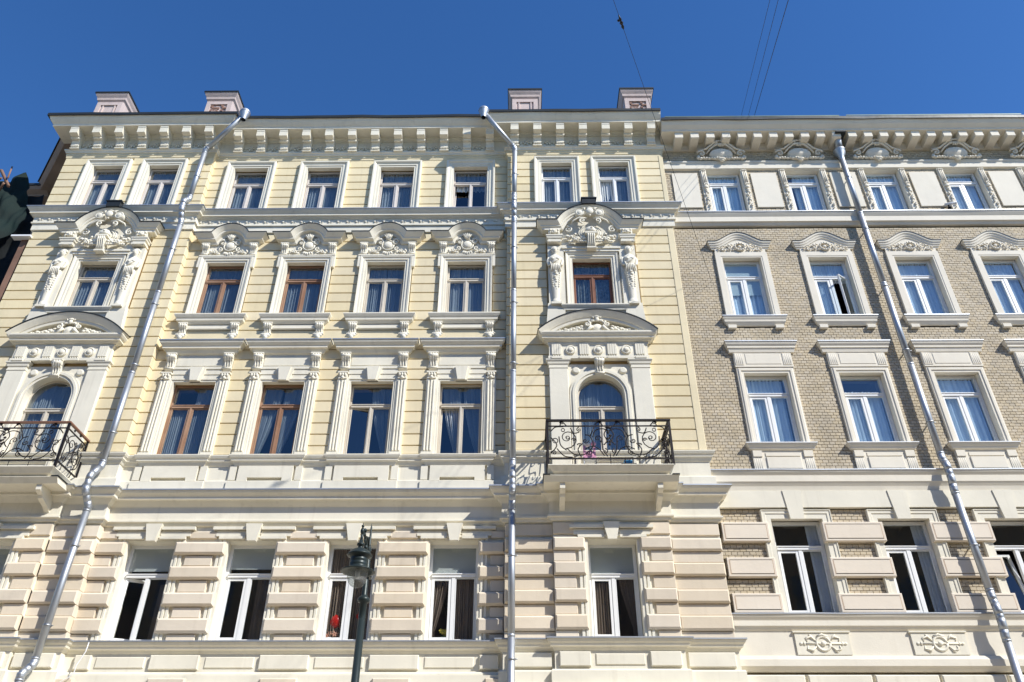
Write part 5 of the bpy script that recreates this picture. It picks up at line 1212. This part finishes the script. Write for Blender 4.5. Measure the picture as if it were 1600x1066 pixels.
# ------------------------------------------------------------------ neighbour beyond the obtuse corner, scaffold with netting
NB = thing('neighbour_building', 'grey-brown building in shade at the far left, its eave showing beyond the corner', 'building', (-18.5, 6, 0))
q0 = A+dirL*2.55+Vector((.05, -.2))
b = MB(); base = [(q0.x-6.0, q0.y+.6), (q0.x-.25, q0.y+.6)]
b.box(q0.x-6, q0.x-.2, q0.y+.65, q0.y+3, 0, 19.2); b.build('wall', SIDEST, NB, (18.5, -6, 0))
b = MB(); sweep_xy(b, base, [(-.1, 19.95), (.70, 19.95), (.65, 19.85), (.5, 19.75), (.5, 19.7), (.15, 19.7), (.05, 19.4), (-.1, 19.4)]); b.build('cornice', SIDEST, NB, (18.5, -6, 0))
b = MB(); sweep_xy(b, base, [(-.5, 20.2), (.70, 20.05), (.73, 20.04), (.73, 19.96), (.65, 19.96)]); b.build('eave_flashing', ROOF, NB, (18.5, -6, 0))
SCF = thing('scaffold', 'scaffold hung with dark green netting at the far left edge', 'scaffold', (-14.6, .2, 0))
SO = (14.6, -.2, 0)
def netsheet(poly, ytop, seed, m, nm, fold=.10):
    """draped sheet between two edge lines given as 3D corner points (tl, tr, br, bl)"""
    tl, tr, br, bl = [Vector(p) for p in poly]; r_ = random.Random(seed); ph = [r_.random()*6 for _ in range(6)]; n, m_ = 46, 46; v = []
    for j in range(m_+1):
        for i in range(n+1):
            u, t = i/n, j/m_; p = tl.lerp(tr, u).lerp(bl.lerp(br, u), t)
            d = fold*(sin(u*11+ph[0]+t*5)+.6*sin(u*23+ph[1]-t*9)+.5*sin(t*17+u*6+ph[2])+.3*sin(t*31+u*29+ph[3]))
            p.y += d*.7; p.x += .3*d; p.z += .05*sin(u*19+ph[4]) if j == 0 else 0; v.append(tuple(p))
    b = MB().add(v, [(j*(n+1)+i, j*(n+1)+i+1, (j+1)*(n+1)+i+1, (j+1)*(n+1)+i) for j in range(m_) for i in range(n)], True)
    b.build(nm, m, SCF, SO)
netsheet([pix(-60, 300, -.1), pix(44, 272, .7), pix(40, 345, .5), pix(-90, 430, -.2)], 0, 1, NET, 'green_netting', .07)
netsheet([pix(-80, 330, .7), pix(72, 304, .9), pix(2, 478, .4), pix(-140, 600, .4)], 0, 2, NETD, 'dark_netting', .05)
for k, (a, c, r) in enumerate((((2, 266), (12, 288), .045), ((19, 261), (13, 276), .028), ((-3, 300), (5, 288), .035), ((-6, 284), (1, 279), .03))):
    p, q = pix(*a, .1), pix(*c, -.1); MB().tube([p, q+(q-p)*.15], r, 4).build('timber', PLANK, SCF, SO)
for k, yy in enumerate((-.3, .5)):
    p = pix(-8-k*20, 262, yy); MB().tube([p, (p.x, p.y, 0)], .03, 8).build('standard', ZINCD, SCF, SO)
p, q = pix(40, 374, -.12), pix(-4, 470, -.12)
d = (q-p).normalized(); b = MB(); n1 = Vector((1, 0, 0))
b.add([tuple(p-n1*.10), tuple(p+n1*.07), tuple(q+n1*.07), tuple(q-n1*.10)]+[tuple(w_+Vector((0, .06, 0))) for w_ in (p-n1*.10, p+n1*.07, q+n1*.07, q-n1*.10)], [(0,1,2,3), (4,5,6,7), (0,1,5,4), (1,2,6,5), (2,3,7,6), (3,0,4,7)])
b.build('board', PLANK, SCF, SO)
p = pix(37, 371, -.2); MB().box(p.x-.30, p.x+.22, p.y-.08, p.y+.1, p.z-.02, p.z+.03).build('flashing_strip', WPL, SCF, SO)

# ------------------------------------------------------------------ houses across the street (seen only in the panes)
def opposite(x0, x1, h, m, label, rm):
    t = thing('opposite_house', label, 'building', ((x0+x1)/2, -24, 0), 'houses across the street'); lo = (-(x0+x1)/2, 24, 0)
    MB().box(x0, x1, -30, -22, 0, h).build('wall', m, t, lo)
    b = MB(); sweep_xy(b, [(x1, -22), (x0, -22)], [(-4, h+2.4), (.5, h+.1), (.5, h-.1), (0, h-.3)]); b.build('roof', rm, t, lo)
    gm = MB().box(-.55, .55, -.02, .03, -.9, .9).mesh('window', GLASS); n = int((x1-x0)/2.6)
    for i in range(n):
        for z in (3, 6.4, 9.8, 13.2):
            if z+1.2 < h: place('window', gm, t, (x0+1.3+i*2.6+lo[0], -21.99+lo[1], z))
opposite(-34, -8, 17.2, OPP, 'ochre house across the street seen only as a reflection', OPPR)
opposite(-7.7, 12, 16.6, SIDEST, 'brown house across the street seen only as a reflection', ROOF)
opposite(12.3, 36, 17.0, OPP, 'second ochre house across the street seen only as a reflection', OPPR)
